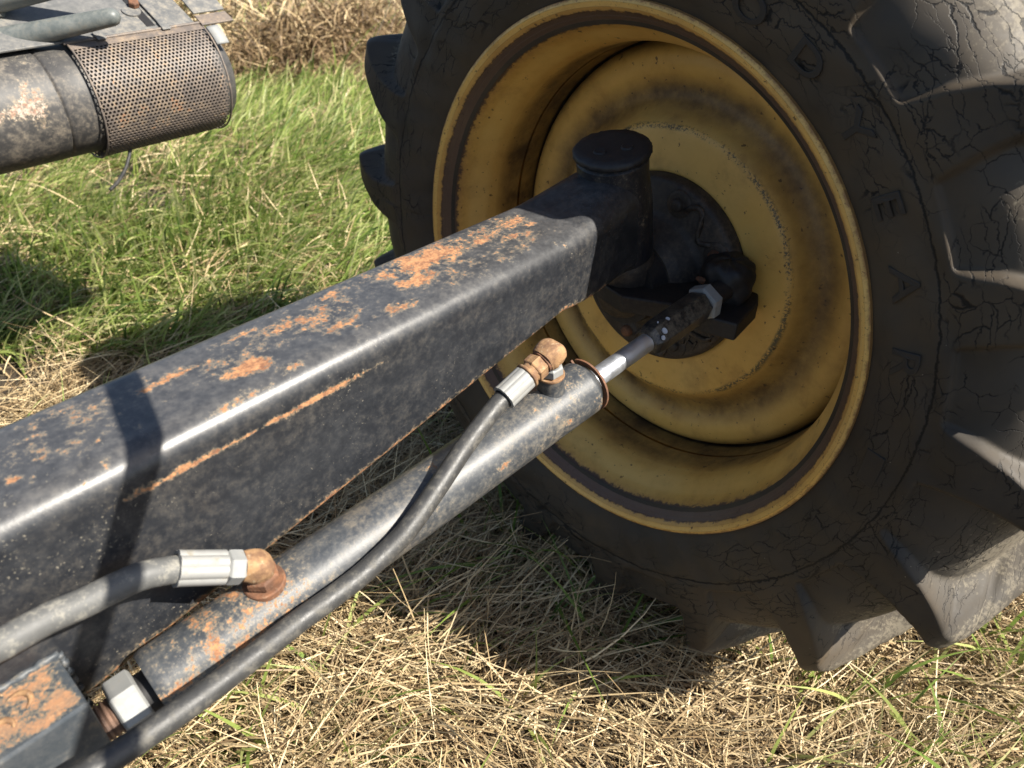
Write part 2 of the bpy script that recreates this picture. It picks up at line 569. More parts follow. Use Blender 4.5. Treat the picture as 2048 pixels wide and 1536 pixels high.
# weld bead round the joint of housing and beam
wp = []
for t in np.linspace(R(120), R(238), 30):
    a_, f1, f2 = frame(KD, (0, 1, 0))
    c = KB + KD * 0.088
    d_ = V3((math.cos(t), math.sin(t), 0))
    z_ = 0.05 + 0.02 * math.sin((t - R(120)) * 1.5)
    wp.append(KB + KD * (0.112 - 0.06 * abs((t - R(179)) / R(59)) ** 3) + d_ * 0.0335)
vs, fs = tube(wp, [0.0028 + 0.0008 * math.sin(i * 2.1) for i in range(len(wp))], 10)
make('weld_bead', vs, fs, M['housing'], king)
# --- knuckle, steering arm, ball joint --------------------------------------------
NW = V3((0.9974, -0.0600, -0.0395)); NW /= np.linalg.norm(NW)
CW = V3((0.5342, 0.3774, 0.4121))
knuckle = turned('steering_knuckle', KB - KD * 0.030 + V3((0.012, 0, 0)), KD, [(0, 0.018), (0.004, 0.026), (0.020, 0.030), (0.058, 0.030), (0.066, 0.028), (0.068, 0.022)], M['cast'], tractor, n=40, bev=0.002)
tag(knuckle, 'greasy black steering knuckle below the king pin')
turned('spindle', CW + NW * 0.030, NW, [(0, 0.040), (0.030, 0.043), (0.040, 0.052), (0.056, 0.055), (0.060, 0.045)], M['grease'], knuckle, n=40)
arm = plate('steering_arm', [(0.531, 0.352), (0.545, 0.405), (0.590, 0.405), (0.640, 0.372), (0.648, 0.300), (0.632, 0.262), (0.608, 0.2495), (0.560, 0.2445), (0.554, 0.268), (0.5505, 0.309)],
            0.4040, 0.4225, M['grease'], knuckle, 0.002)
# ball joint: lumpy greasy boot on the arm
def ball_joint():
    c = V3((0.6010, 0.2815, 0.4390))
    rg = np.random.default_rng(11)
    n, m = 56, 34
    ph = rg.uniform(0, 6.28, 6)
    vs, fs = [], []
    for i in range(m + 1):
        t = math.pi * i / m
        for j in range(n):
            a = 2 * math.pi * j / n
            zz = math.cos(t)
            rr = math.sin(t)
            k = (rr ** 4.2 + abs(zz) ** 4.2) ** (-1 / 4.2)
            b = 1 + 0.045 * math.sin(3 * a + ph[0]) * rr + 0.03 * math.sin(5 * a + 4 * t + ph[1]) + 0.022 * math.sin(9 * a - 7 * t + ph[2]) + 0.012 * math.sin(17 * a + 11 * t + ph[3]) * rr
            vs.append(c + V3((math.cos(a) * rr * 0.0265, math.sin(a) * rr * 0.0265, zz * 0.0225)) * k * 0.93 * b)
    for i in range(m):
        for j in range(n):
            k = (j + 1) % n
            fs.append((i * n + j, (i + 1) * n + j, (i + 1) * n + k, i * n + k))
    b = make('ball_joint', vs, fs, M['grease'], knuckle)
    vs, fs = lathe(c - V3((0, 0, 0.0185)), (0, 0, 1), [(0, 0.020), (0.0015, 0.0275), (0.004, 0.0285), (0.0060, 0.0260)], 48, wob=0.03, seed=3)
    make('boot_lip', vs, fs, M['grease'], knuckle)
ball_joint()
turned('grease_nipple', (0.5745, 0.2925, 0.4430), (-0.75, 0.4, 0.5), [(0, 0.003), (0.004, 0.003), (0.006, 0.0022), (0.008, 0.0018)], M['rust_dark'], knuckle, n=12)
turned('stud_nut', (0.5975, 0.2800, 0.3960), (0, 0, 1), [(0, 0.010), (0.010, 0.010)], M['cast'], knuckle, n=6, bev=0)

# --- steering cylinder ----------------------------------------------------------------
CR = V3((0.3953, 0.2871, 0.4217))
CU = V3((0.9952, -0.0576, 0.0786)); CU /= np.linalg.norm(CU)
RB = 0.0226
steer = empty('steering_cylinder', CR - CU * 0.36, tractor)
tag(steer, 'blue-black hydraulic steering cylinder lying in front of the axle beam')
def barrel():
    t = np.concatenate([[-0.3585], np.linspace(-0.3575, -0.006, 120), [-0.0052]])
    prof = []
    for q in t:
        r = RB
        if q < -0.3555: r = RB - 0.0014 * (-(q + 0.3555) / 0.003)
        for gc in (-0.3525, -0.3505):
            r -= 0.0006 * math.exp(-((q - gc) / 0.0007) ** 2)
        if q > -0.0056: r = RB - 0.0008
        prof.append((q, r))
    prof = [(-0.3585, 0.010)] + prof + [(-0.0052, 0.014)]
    vs, fs = lathe(CR, CU, prof, 72)
    rg = np.random.default_rng(5)
    rust = []
    spots = [(rg.uniform(-0.35, 0.0), rg.uniform(0, 6.28), rg.uniform(0.004, 0.014), rg.uniform(0.2, 0.5)) for _ in range(36)]
    for v in vs:
        d = (v - CR); a = d @ CU; q = d - CU * a
        th = math.atan2(q[2], q[1])
        r = 0.0
        if a < -0.235: r = 0.42 * min(1, (-a - 0.235) / 0.04) * (1 if q[2] > -0.004 else 0.4) * (1.0 if -0.33 < a else 0.6)
        if a > -0.016: r = max(r, 0.30)
        if -0.055 < a < -0.02 and q[2] > 0.01: r = max(r, 0.3)
        for s in spots:
            dd = ((a - s[0]) / (s[2] * 1.8)) ** 2 + (math.remainder(th - s[1], 2 * math.pi) * RB / (s[2] * 0.5)) ** 2
            if dd < 1.5: r = max(r, s[3] * (1 - dd / 1.5))
        rust.append(r)
    return make('barrel', vs, fs, M['barrel'], steer, True, {'rust': rust}, sharp=50)
barrel()
turned('gland', CR, CU, [(-0.0075, 0.0195), (-0.0008, 0.0195), (-0.0008, 0.008)], M['dark_gap'], steer, n=48)
def snap_ring():
    a, e1, e2 = frame(CU)
    vs, fs = [], []
    n = 60
    ang = np.linspace(R(-8), R(338), n) + R(68)
    sec = [(-0.0006, 0.0190), (-0.0006, 0.0228), (0.0010, 0.0230), (0.0014, 0.0226), (0.0014, 0.0190)]
    k = len(sec)
    for t in ang:
        for d, r in sec:
            vs.append(CR + CU * d + (e1 * math.cos(t) + e2 * math.sin(t)) * r)
    for i in range(n - 1):
        for j in range(k):
            fs.append((i * k + j, i * k + (j + 1) % k, (i + 1) * k + (j + 1) % k, (i + 1) * k + j))
    fs.append(tuple(range(k))); fs.append(tuple((n - 1) * k + j for j in range(k - 1, -1, -1)))
    make('snap_ring', vs, fs, M['rust_dark'], steer, True, sharp=40)
snap_ring()
turned('piston_rod', CR, CU, [(-0.002, 0.0082), (0.084, 0.0082)], M['chrome'], steer, n=48, bev=0)
# eight-sided rod end with a turned-down nose
vs, fs = lathe(CR, CU, [(0.0765, 0.0084), (0.0775, 0.0112), (0.0830, 0.0140), (0.0900, 0.0150), (0.150, 0.0150), (0.1545, 0.0140), (0.1545, 0.009)], 6, rot=0.80)
rod_end = make('rod_end', vs, fs, M['rod_end'], steer, False)
bevel_obj(rod_end, 0.0009, 2, 20)
nut('lock_nut', CR + CU * 0.1548, CU, 0.0125, 0.0172, M['zinc'], steer, rot=0.55)
turned('rod_shank', CR, CU, [(0.166, 0.0095), (0.19, 0.0115)], M['grease'], steer, n=24, bev=0)
for d, an, s in ((0.0835, 2.35, 0.0021), (0.0885, 2.05, 0.0028), (0.1005, 1.55, 0.0020), (0.0905, 1.35, 0.0008)):
    a, e1, e2 = frame(CU)
    nrm = None
    # pale disc colours in a fleck of sunlight on the rod end
    dirn = e1 * math.cos(an + 0.25) + e2 * math.sin(an + 0.25)
    c = CR + CU * d + dirn * 0.01435
    tt = np.cross(CU, dirn)
    vs = [c + CU * s * 1.5 * math.cos(q) * 0.6 + tt * s * math.sin(q) + dirn * (0.0004 if True else 0) for q in np.linspace(0, 2 * math.pi, 10, endpoint=False)]
    vs += [v - dirn * 0.0012 for v in vs]
    make('sun_fleck', vs, [tuple(range(10))] + [(i, 10 + i, 10 + (i + 1) % 10, (i + 1) % 10) for i in range(10)], M['sun_spot'], steer, False)
# rear end: silver nut and threaded stud into the bracket
nut('jam_nut', CR - CU * 0.3790, CU, 0.0150, 0.0178, M['zinc'], steer, rot=0.75)
turned('spacer', CR, CU, [(-0.366, 0.0125), (-0.356, 0.0125)], M['dark_gap'], steer, n=32, bev=0)
th_prof = []
for i in range(34):
    q = -0.425 + i * 0.0014
    th_prof.append((q, 0.0098 if i % 2 else 0.0110))
turned('threaded_stud', CR, CU, th_prof, M['thread'], steer, n=40, bev=0, sharp=10)

# --- ports, hoses ----------------------------------------------------------------------
def port(base_t, h, rboss, boss_mat, parent):
    p = CR - CU * base_t
    up = V3((0, 0, 1)); up = up - CU * (up @ CU); up /= np.linalg.norm(up)
    return p, up

UP = V3((0.0, -0.02, 1.0)); UP = UP - CU * (UP @ CU); UP /= np.linalg.norm(UP)
P1 = CR - CU * 0.0400
boss = turned('port_boss', P1, UP, [(0.014, 0.0115), (0.0195, 0.0112), (0.0225, 0.0102), (0.0345, 0.0100), (0.0345, 0.006)], M['barrel'], steer, n=40)
turned('sealing_ring', P1, UP, [(0.0340, 0.0105), (0.0358, 0.0105), (0.0358, 0.007)], M['rust'], steer, n=40, bev=0.0003)
nut('port_adapter', P1 + UP * 0.0358, UP, 0.0085, 0.0096, M['zinc'], steer, rot=0.2)
turned('adapter_neck', P1, UP, [(0.044, 0.0080), (0.049, 0.0080), (0.049, 0.006)], M['zinc'], steer, n=30)

hose1 = empty('hydraulic_hose', P1 + UP * 0.05, tractor)
tag(hose1, 'smooth black hydraulic hose running along the steering cylinder')
E1 = P1 + UP * 0.0545


def elbow(c, up, out, r, mat, parent):
    """forged elbow: a thick swept quarter bend with a rounded heel"""
    up = V3(up); out = V3(out)
    pts = [c - up * 0.0065, c - up * 0.003, c + out * 0.0005, c + out * 0.0045 + up * 0.0008, c + out * 0.0085 + up * 0.0006]
    path = catmull(pts, 6)
    rad = np.interp(np.linspace(0, 1, len(path)), [0, 0.35, 0.6, 1], [r * 0.86, r * 1.05, r * 1.06, r * 0.92])
    vs, fs = [], []
    n = 28
    side = np.cross(up, out); side /= np.linalg.norm(side)
    for i in range(len(path)):
        t = path[min(i + 1, len(path) - 1)] - path[max(i - 1, 0)]
        t /= np.linalg.norm(t)
        e2 = np.cross(t, side)
        for j in range(n):
            a = 2 * math.pi * j / n
            ca, sa = math.cos(a), math.sin(a)
            k = (abs(ca) ** 3 + abs(sa) ** 3) ** (-1 / 3)
            vs.append(path[i] + (side * ca + e2 * sa) * rad[i] * k)
    for i in range(len(path) - 1):
        for j in range(n):
            k = (j + 1) % n
            fs.append((i * n + j, i * n + k, (i + 1) * n + k, (i + 1) * n + j))
    fs.append(tuple(range(n - 1, -1, -1))); fs.append(tuple((len(path) - 1) * n + j for j in range(n)))
    return make('elbow', vs, fs, mat, parent, True, sharp=50)


H1 = [(0.3040, 0.2918, 0.4560), (0.2939, 0.2910, 0.4530), (0.2599, 0.2852, 0.4435), (0.2300, 0.2784, 0.4341), (0.1973, 0.2726, 0.4230), (0.1768, 0.2718, 0.4172), (0.1554, 0.2712, 0.4139), (0.1323, 0.2708, 0.4136),
      (0.1131, 0.2703, 0.4145), (0.0946, 0.2684, 0.4160), (0.0639, 0.2649, 0.4192), (0.0337, 0.2618, 0.4233), (-0.0004, 0.2608, 0.4271), (-0.0255, 0.2625, 0.4289), (-0.08, 0.28, 0.42), (-0.2, 0.31, 0.41)]
O1 = V3((0.3040, 0.2918, 0.4560)) - E1; L1 = np.linalg.norm(O1); O1 /= L1
elbow(E1, UP, O1, 0.0100, M['rust'], hose1)
turned('elbow_collar', E1, O1, [(0.008, 0.0090), (0.0105, 0.0090), (0.0105, 0.007)], M['rust_dark'], hose1, n=30, bev=0.0003)
nut('swivel_nut', E1 + O1 * 0.0105, O1, 0.0098, 0.0098, M['rust'], hose1, rot=0.3)
turned('hose_neck', E1, O1, [(0.020, 0.0080), (0.025, 0.0076)], M['rust'], hose1, n=30, bev=0)
turned('ferrule_lip', E1, O1, [(0.0235, 0.0076), (0.0238, 0.0100), (0.0258, 0.0100), (0.0262, 0.0080)], M['rust'], hose1, n=34, bev=0.0003)


def ferrule(name, o, ax, t0, t1, r, flutes, depth, mat, parent):
    n = flutes * 6
    a, e1, e2 = frame(ax)
    prof = [(t0, r * 0.86), (t0 + 0.0008, r), (t1 - 0.002, r), (t1, r * 1.03), (t1 + 0.0004, r * 0.8)]
    vs, fs = [], []
    for d, rr in prof:
        for j in range(n):
            q = 2 * math.pi * j / n
            k = 1 - depth * (1 if j % 6 == 0 else (0.35 if j % 6 in (1, 5) else 0.0))
            vs.append(V3(o) + a * d + (e1 * math.cos(q) + e2 * math.sin(q)) * rr * k)
    for i in range(len(prof) - 1):
        for j in range(n):
            k = (j + 1) % n
            fs.append((i * n + j, i * n + k, (i + 1) * n + k, (i + 1) * n + j))
    return make(name, vs, fs, mat, parent, True, sharp=25)


ferrule('ferrule', E1, O1, 0.0262, L1 - 0.001, 0.0096, 10, 0.05, M['ferrule'], hose1)
vs, fs = tube(catmull(H1, 10), 0.0068, 24, 0.004)
make('hose_body', vs, fs, M['hose'], hose1)

P2 = CR - CU * 0.2830
hose2 = empty('hydraulic_hose', P2 + UP * 0.03, tractor)
tag(hose2, 'chalky grey hydraulic hose with a silver crimped ferrule')
turned('port_washer', P2, UP, [(0.0195, 0.0125), (0.0240, 0.0125), (0.0240, 0.007)], M['rust_dark'], steer, n=36)
nut('port_adapter', P2 + UP * 0.0240, UP, 0.0075, 0.0106, M['rust_dark'], steer, rot=0.5)
E2 = P2 + UP * 0.0370
H2 = [(0.0731, 0.3150, 0.4575), (0.0586, 0.3170, 0.4633), (0.0440, 0.3180, 0.4657), (0.0294, 0.3175, 0.4679), (0.0139, 0.3170, 0.4716), (0.0028, 0.3160, 0.4733), (-0.0078, 0.3150, 0.4746),
      (-0.0234, 0.3120, 0.4793), (-0.07, 0.30, 0.48), (-0.2, 0.29, 0.47)]
O2 = V3(H2[0]) - E2; L2 = np.linalg.norm(O2); O2 /= L2
elbow(E2, UP, O2, 0.0085, M['rust'], hose2)
nut('swivel_nut', E2 + O2 * 0.0085, O2, 0.0098, 0.0098, M['zinc'], hose2, rot=0.1)
ferrule('ferrule', E2, O2, 0.0185, L2, 0.0100, 8, 0.10, M['ferrule'], hose2)
H2[0] = tuple(V3(H2[0]) - O2 * 0.004)
vs, fs = tube(catmull(H2, 10), 0.0076, 24, 0.006)
make('hose_body', vs, fs, M['hose_old'], hose2)

# --- bracket welded to the beam -------------------------------------------------------------
def bracket():
    x0, x1, y0, y1, z0, z1 = -0.16, 0.0090, 0.2930, 0.3335, 0.372, 0.4310
    nx, ny, nz = 60, 16, 14
    vs, fs, rust = [], [], []
    rg = np.random.default_rng(2)
    def grid(o, u, v, nu, nv, kind):
        b = len(vs)
        for i in range(nu + 1):
            for j in range(nv + 1):
                p = V3(o) + V3(u) * i / nu + V3(v) * j / nv
                vs.append(p)
                if kind == 'top':
                    e = min(x1 - p[0], p[1] - y0)
                    rust.append(0.46 * max(0.0, min(1, (e + 0.001) / 0.006)) + 0.08 * math.sin(p[0] * 160) * math.sin(p[1] * 230))
                else:
                    rust.append(-0.25)
        for i in range(nu):
            for j in range(nv):
                a = b + i * (nv + 1) + j
                fs.append((a, a + nv + 1, a + nv + 2, a + 1))
    grid((x0, y0, z1), (x1 - x0, 0, 0), (0, y1 - y0, 0), nx, ny, 'top')
    grid((x0, y0, z0), (x1 - x0, 0, 0), (0, 0, z1 - z0), nx, nz, 'front')
    grid((x1, y0, z0), (0, y1 - y0, 0), (0, 0, z1 - z0), ny, nz, 'side')
    grid((x0, y1, z0), (x1 - x0, 0, 0), (0, y0 - y1, 0), nx, ny, 'bottom')
    import bmesh
    ob = make('cylinder_bracket', vs, fs, M['bracket'], tractor, False, {'rust': rust})
    bm = bmesh.new(); bm.from_mesh(ob.data)
    bmesh.ops.remove_doubles(bm, verts=bm.verts, dist=1e-5)
    bm.to_mesh(ob.data); bm.free()
    bevel_obj(ob, 0.0015, 2, 60)
    tag(ob, 'rusty welded bracket holding the threaded end of the cylinder')
    # weld curls lying on the plate
    for cx, cy, r, a0, a1 in ((-0.024, 0.326, 0.006, 20, 200), (-0.015, 0.318, 0.006, -70, 120), (-0.025, 0.309, 0.005, -30, 130), (-0.036, 0.320, 0.008, 150, 300)):
        pts = [(cx + r * math.cos(t), cy + r * math.sin(t), z1 + 0.0002) for t in np.linspace(R(a0), R(a1), 14)]
        v2, f2 = tube(pts, [0.0004 + 0.0013 * math.sin(math.pi * i / 13) for i in range(14)], 8)
        make('weld_curl', v2, f2, M['rust'], ob)
    pts = [(x, 0.3325 + 0.0006 * math.sin(x * 900), z1 + 0.0005) for x in np.linspace(x0, x1 + 0.001, 60)]
    v2, f2 = tube(pts, [0.0022 + 0.0006 * math.sin(i * 1.7) for i in range(60)], 8)
    make('weld_bead', v2, f2, M['bracket'], ob)
    pts = [(0.0100 + 0.0004 * math.sin(i), 0.3322, z) for i, z in enumerate(np.linspace(0.382, z1, 24))]
    v2, f2 = tube(pts, [0.0020 + 0.0005 * math.sin(i * 1.7) for i in range(24)], 8)
    make('weld_bead', v2, f2, M['bracket'], ob)
bracket()

# --- wheel -----------------------------------------------------------------------------------
wheel = empty('wheel', CW, tractor)
tag(wheel, 'front wheel with cracked black lug tyre and dirty yellow rim')
WE1 = V3((0.0601, 0.9982, 0.0)); WE2 = np.cross(NW, WE1)


def wheel_pt(d, r, th):
    return CW + NW * d + (WE1 * math.cos(th) + WE2 * math.sin(th)) * r


def tyre_mat():
    g = G('cracked_rubber')
    uv = g.uv()
    s = g.sep(uv)
    u, v = s[0], s[1]
    o = g.obj()
    nd = g.noise(o, 55, 4, 0.6, out=1)
    nd2 = g.noise(o, 260, 3, 0.6, out=1)
    dis = g.vmath('SCALE', g.vmath('SUBTRACT', nd, (0.5, 0.5, 0.5)), scale=0.016)
    dis2 = g.vmath('SCALE', g.vmath('SUBTRACT', nd2, (0.5, 0.5, 0.5)), scale=0.0028)
    p = g.vmath('ADD', g.vmath('ADD', uv, dis), dis2)
    low = g.noise(o, 16, 3, 0.5)
    low2 = g.noise(o, 31, 3, 0.5)
    # circumferential cracks
    q = g.vmath('MULTIPLY', p, (26.0, 110.0, 0.0))
    c1 = g.step(g.voro(q, 1.0, 'DISTANCE_TO_EDGE'), 0.010, 0.032, 1.0, 0.0)
    c1 = g.math('MULTIPLY', c1, g.step(low, 0.44, 0.54))
    # crazed network
    q2 = g.vmath('MULTIPLY', p, (48.0, 56.0, 0.0))
    c2 = g.step(g.voro(q2, 1.0, 'DISTANCE_TO_EDGE'), 0.006, 0.022, 1.0, 0.0)
    c2 = g.math('MULTIPLY', c2, g.math('MULTIPLY', g.step(low2, 0.47, 0.57), g.step(v, 0.070, 0.085, 0.35, 1.0)))
    # long jagged moulding crack that runs round the sidewall
    jag = g.math('MULTIPLY', g.math('SUBTRACT', g.noise(o, 140, 4, 0.7), 0.5), 0.006)
    c3 = g.step(g.math('ABSOLUTE', g.math('SUBTRACT', g.math('ADD', v, jag), g.attr('groove_v'))), 0.0005, 0.0013, 1.0, 0.0)
    # quiet zone next to the rim
    zone = g.math('MULTIPLY', g.step(v, 0.032, 0.046), g.step(v, 0.165, 0.20, 1.0, 0.35))
    cr = g.math('MAXIMUM', g.math('MULTIPLY', g.math('MAXIMUM', c1, c2), zone), c3)
    n1 = g.noise(o, 26, 7, 0.65)
    n2 = g.noise(o, 300, 4, 0.65)
    n3 = g.noise(o, 5, 3, 0.5)
    base = g.mix(n1, (0.020, 0.0180, 0.0155), (0.046, 0.037, 0.027))
    base = g.mix(g.math('MULTIPLY', g.step(g.math('ADD', n3, g.math('MULTIPLY', n1, 0.5)), 0.55, 0.95), 0.85), base, (0.074, 0.054, 0.033))
    tread = g.attr('tread')
    void = g.attr('void')
    dustm = g.step(g.math('ADD', g.math('MULTIPLY', n2, 0.9), g.math('ADD', g.math('MULTIPLY', g.math('SUBTRACT', n1, 0.5), 0.9), g.math('MULTIPLY', g.math('MAXIMUM', tread, void), 0.50))), 0.84, 1.10)
    base = g.mix(g.math('MULTIPLY', dustm, 0.8), base, (0.27, 0.23, 0.16))
    base = g.mix(g.math('MULTIPLY', g.math('MAXIMUM', tread, void), 0.55), base, (0.105, 0.094, 0.078))
    grit = g.math('MULTIPLY', g.step(g.voro(o, 260.0), 0.05, 0.11, 1.0, 0.0), g.step(g.noise(o, 70, 3, 0.6), 0.62, 0.66))
    base = g.mix(g.math('MULTIPLY', grit, 0.8), base, (0.34, 0.31, 0.25))
    col = g.mix(g.math('MULTIPLY', cr, 0.95), base, (0.003, 0.003, 0.003))
    h = g.math('SUBTRACT', g.math('MULTIPLY', g.math('ADD', n1, g.math('MULTIPLY', n2, g.math('ADD', 0.18, tread))), 0.25), cr)
    return g.set(col, g.step(n1, 0.3, 0.7, 0.52, 0.74), 0.0, g.bump(h, 0.5, 0.0007), spec=0.3)


LP = np.array([(.014, .240), (.006, .252), (.0005, .263), (-.0060, .277), (-.0095, .292), (-.0112, .305), (-.0115, .312), (-.0120, .319), (-.0125, .330), (-.0122, .349), (-.0105, .370), (-.0065, .394),
               (-.0010, .412), (.0070, .4205), (.022, .4265), (.060, .4305), (.110, .4325), (.160, .4335)])
VP = np.array([(.014, .240), (.006, .252), (.0005, .263), (-.0060, .277), (-.0095, .292), (-.0112, .305), (-.0115, .312), (-.0108, .3185), (-.0070, .3262), (-.0036, .347), (.0035, .3640), (.0170, .3790),
               (.034, .3885), (.051, .3955), (.068, .3995), (.090, .4025), (.122, .405), (.160, .406)])
#            j:   lug centre offset (deg) and half width (deg)
LC = np.array([0, 0, 0, 0, 0, 0, 0, 0.0, 0.0, 0.1, 0.7, 2.2, 3.9, 4.0, 3.4, 0.6, -5.5, -12.0])
LW = np.array([9, 9, 9, 9, 9, 9, 9, 5.2, 4.7, 3.9, 3.1, 2.3, 1.9, 1.7, 1.6, 1.8, 2.0, 2.2])
LUG0, PITCH = 199.6, 20.0


def tyre():
    nj = len(LP)
    # fine positions along the half profile
    js = np.concatenate([np.linspace(0, 6, 16, endpoint=False), np.linspace(6, 14, 58, endpoint=False), np.linspace(14, 17, 14)])
    from_ = lambda arr, j: np.array([np.interp(j, np.arange(nj), arr[:, k]) for k in range(arr.shape[1])]).T
    # smooth the polyline with a spline
    def spline(arr):
        c = catmull(arr, 20)
        t = np.linspace(0, nj - 1, len(c))
        return lambda j: np.stack([np.interp(j, t, c[:, k]) for k in range(2)], 1)
    Lf, Vf = spline(np.c_[LP, np.zeros(nj)]), spline(np.c_[VP, np.zeros(nj)])
    Lp, Vp = Lf(js), Vf(js)
    C_ = np.interp(js, np.arange(nj), LC)
    W_ = np.interp(js, np.arange(nj), LW)
    arc = np.concatenate([[0], np.cumsum(np.hypot(*np.diff(Lp, axis=0).T))])
    ang = np.arange(1152) * 360.0 / 1152
    n = len(ang)
    rows, attr_t, attr_v, uv = [], [], [], []
    def half(sign, off):
        R_ = []
        for i in range(len(js)):
            dlt = (ang - (LUG0 + off) - C_[i] + PITCH / 2) % PITCH - PITCH / 2
            dlt = dlt + 0.10 * np.sin(ang * 0.31 + i * 0.02)
            e = 0.50 + 1.2 * float(np.clip((js[i] - 10.5) / 3.0, 0, 1))
            e1 = e + 1.4 * np.clip((js[i] - 10.0) / 3.0, 0, 1)      # the side facing down the rotation has a wide fillet
            ee = np.where(dlt < 0, e1, e)
            x = np.clip((np.abs(dlt) - (W_[i] - 0.5)) / (2 * ee), 0, 1)
            m = np.where(dlt < 0, (1 - x) ** 1.6 * (1 + 1.2 * x), 1 - x * x * (3 - 2 * x))
            if js[i] < 7: m = np.ones(n)
            # rounded corners at the inner end of each void
            if 7 <= js[i] < 9:
                k = min(1.0, (js[i] - 7) / 0.8)
                m = 1 - (1 - m) * k * k * (3 - 2 * k)
            if js[i] > 16.4: m = m * (1 - (js[i] - 16.4) / 0.6)
            d = Vp[i, 0] + (Lp[i, 0] - Vp[i, 0]) * m
            r = Vp[i, 1] + (Lp[i, 1] - Vp[i, 1]) * m
            if sign < 0: d = 0.320 - d
            jitter = 0.0004 * np.sin(ang * 0.9 + js[i]) + 0.0006 * np.sin(ang * 0.37 - js[i] * 2)
            d = d + jitter * (js[i] > 2)
            tr = np.clip((r - 0.405) / 0.014, 0, 1) if js[i] > 11 else np.zeros(n)
            tr = np.maximum(tr, np.clip((js[i] - 13.2) / 1.2, 0, 1) * 0.8)
            R_.append((d, r, tr, (1 - m) * np.clip((js[i] - 8) / 3.5, 0, 1), arc[i] if sign > 0 else 2 * arc[-1] - arc[i]))
        return R_
    A = half(1, 0.0)
    B = half(-1, 10.0)[::-1][1:]
    vs, tr, vd, uvs = [], [], [], []
    th = np.radians(ang)
    ca, sa = np.cos(th), np.sin(th)
    for d, r, t_, v_, a_ in A + B:
        P = CW + np.outer(d, NW) + np.outer(r * ca, WE1) + np.outer(r * sa, WE2)
        vs.append(P); tr.append(t_); vd.append(v_)
        uvs.append(np.stack([th * 0.34, np.full(n, a_)], 1))
    vs = np.vstack(vs); tr = np.concatenate(tr); vd = np.concatenate(vd); uvs = np.vstack(uvs)
    m = len(A) + len(B)
    # let the lowest lugs press into the straw
    zz = vs[:, 2]
    lim = -0.012
    low = zz < lim
    vs[low, 2] = lim + (zz[low] - lim) * 0.3
    i, j = np.meshgrid(np.arange(m - 1), np.arange(n), indexing='ij')
    k = (j + 1) % n
    fs = np.stack([i * n + j, i * n + k, (i + 1) * n + k, (i + 1) * n + j], -1).reshape(-1, 4)
    gv = float(np.interp(6.0, js, arc))
    mt = tyre_mat()
    ob = make('tyre', vs, fs.tolist(), mt, wheel, True, {'tread': tr, 'void': vd, 'groove_v': np.full(len(vs), gv)}, uvs)
    return ob, gv, mt


tyre_ob, GV, TYRE_M = tyre()
tag(tyre_ob, 'black rubber lug tyre with weather cracks all round its sidewall')


def letters():
    mt = G('raised_rubber')
    o = mt.obj()
    n1 = mt.noise(o, 40, 6, 0.65)
    m = mt.set(mt.mix(n1, (0.017, 0.016, 0.0155), (0.040, 0.032, 0.024)), 0.62, 0.0, mt.bump(mt.noise(o, 300, 4, 0.6), 0.3, 0.0008), spec=0.35)
    dg = bpy.context.evaluated_depsgraph_get()
    def d_of(r): return float(np.interp(r, LP[:9, 1], LP[:9, 0]))
    for ch, deg in zip("GOODYEAR", (90.0, 101.0, 112.0, 123.2, 134.4, 145.2, 156.2, 167.6)):
        cu = bpy.data.curves.new('raised_letter', 'FONT')
        cu.body = ch
        cu.size = 0.0285
        cu.extrude = 0.0018
        cu.bevel_depth = 0.0004
        cu.bevel_resolution = 1
        cu.align_x = 'CENTER'
        cu.resolution_u = 4
        tmp = bpy.data.objects.new('tmp', cu)
        COL.objects.link(tmp)
        dg = bpy.context.evaluated_depsgraph_get(); dg.update()
        me = bpy.data.meshes.new_from_object(tmp.evaluated_get(dg))
        v = np.zeros(len(me.vertices) * 3, dtype=np.float32)
        me.vertices.foreach_get('co', v)
        v = v.reshape(-1, 3)
        out = []
        for x, y, z in v:
            r = 0.2808 + y * 1.0
            th = R(deg) + (x * 1.35) / r
            P = wheel_pt(d_of(r) - 0.0001 - z * 0.8, r, th)
            out.append(P)
        me.vertices.foreach_set('co', np.array(out, dtype=np.float32).ravel())
        me.flip_normals()
        me.update()
        me.materials.clear(); me.materials.append(m)
        bpy.data.objects.remove(tmp)
        ob = bpy.data.objects.new('raised_letter', me)
        COL.objects.link(ob); adopt(ob, wheel)
    # plain moulded bar after the lettering
    vs, fs = [], []
    for r in (0.2815, 0.297):
        for a in np.linspace(183.5, 189.5, 10):
            for dz in (-0.0018, 0.0008):
                vs.append(wheel_pt(d_of(r) + dz, r + (a - 186) * 0.0004, R(a)))
    n = 20
    for i in range(9):
        a = i * 2
        fs += [(a, a + 2, n + a + 2, n + a), (a, a + 1, a + 3, a + 2), (n + a, n + a + 2, n + a + 3, n + a + 1)]
    fs += [(0, n, n + 1, 1), (18, 19, n + 19, n + 18)]
    bevel_obj(make('raised_bar', vs, fs, m, wheel, False), 0.0005, 1)
letters()


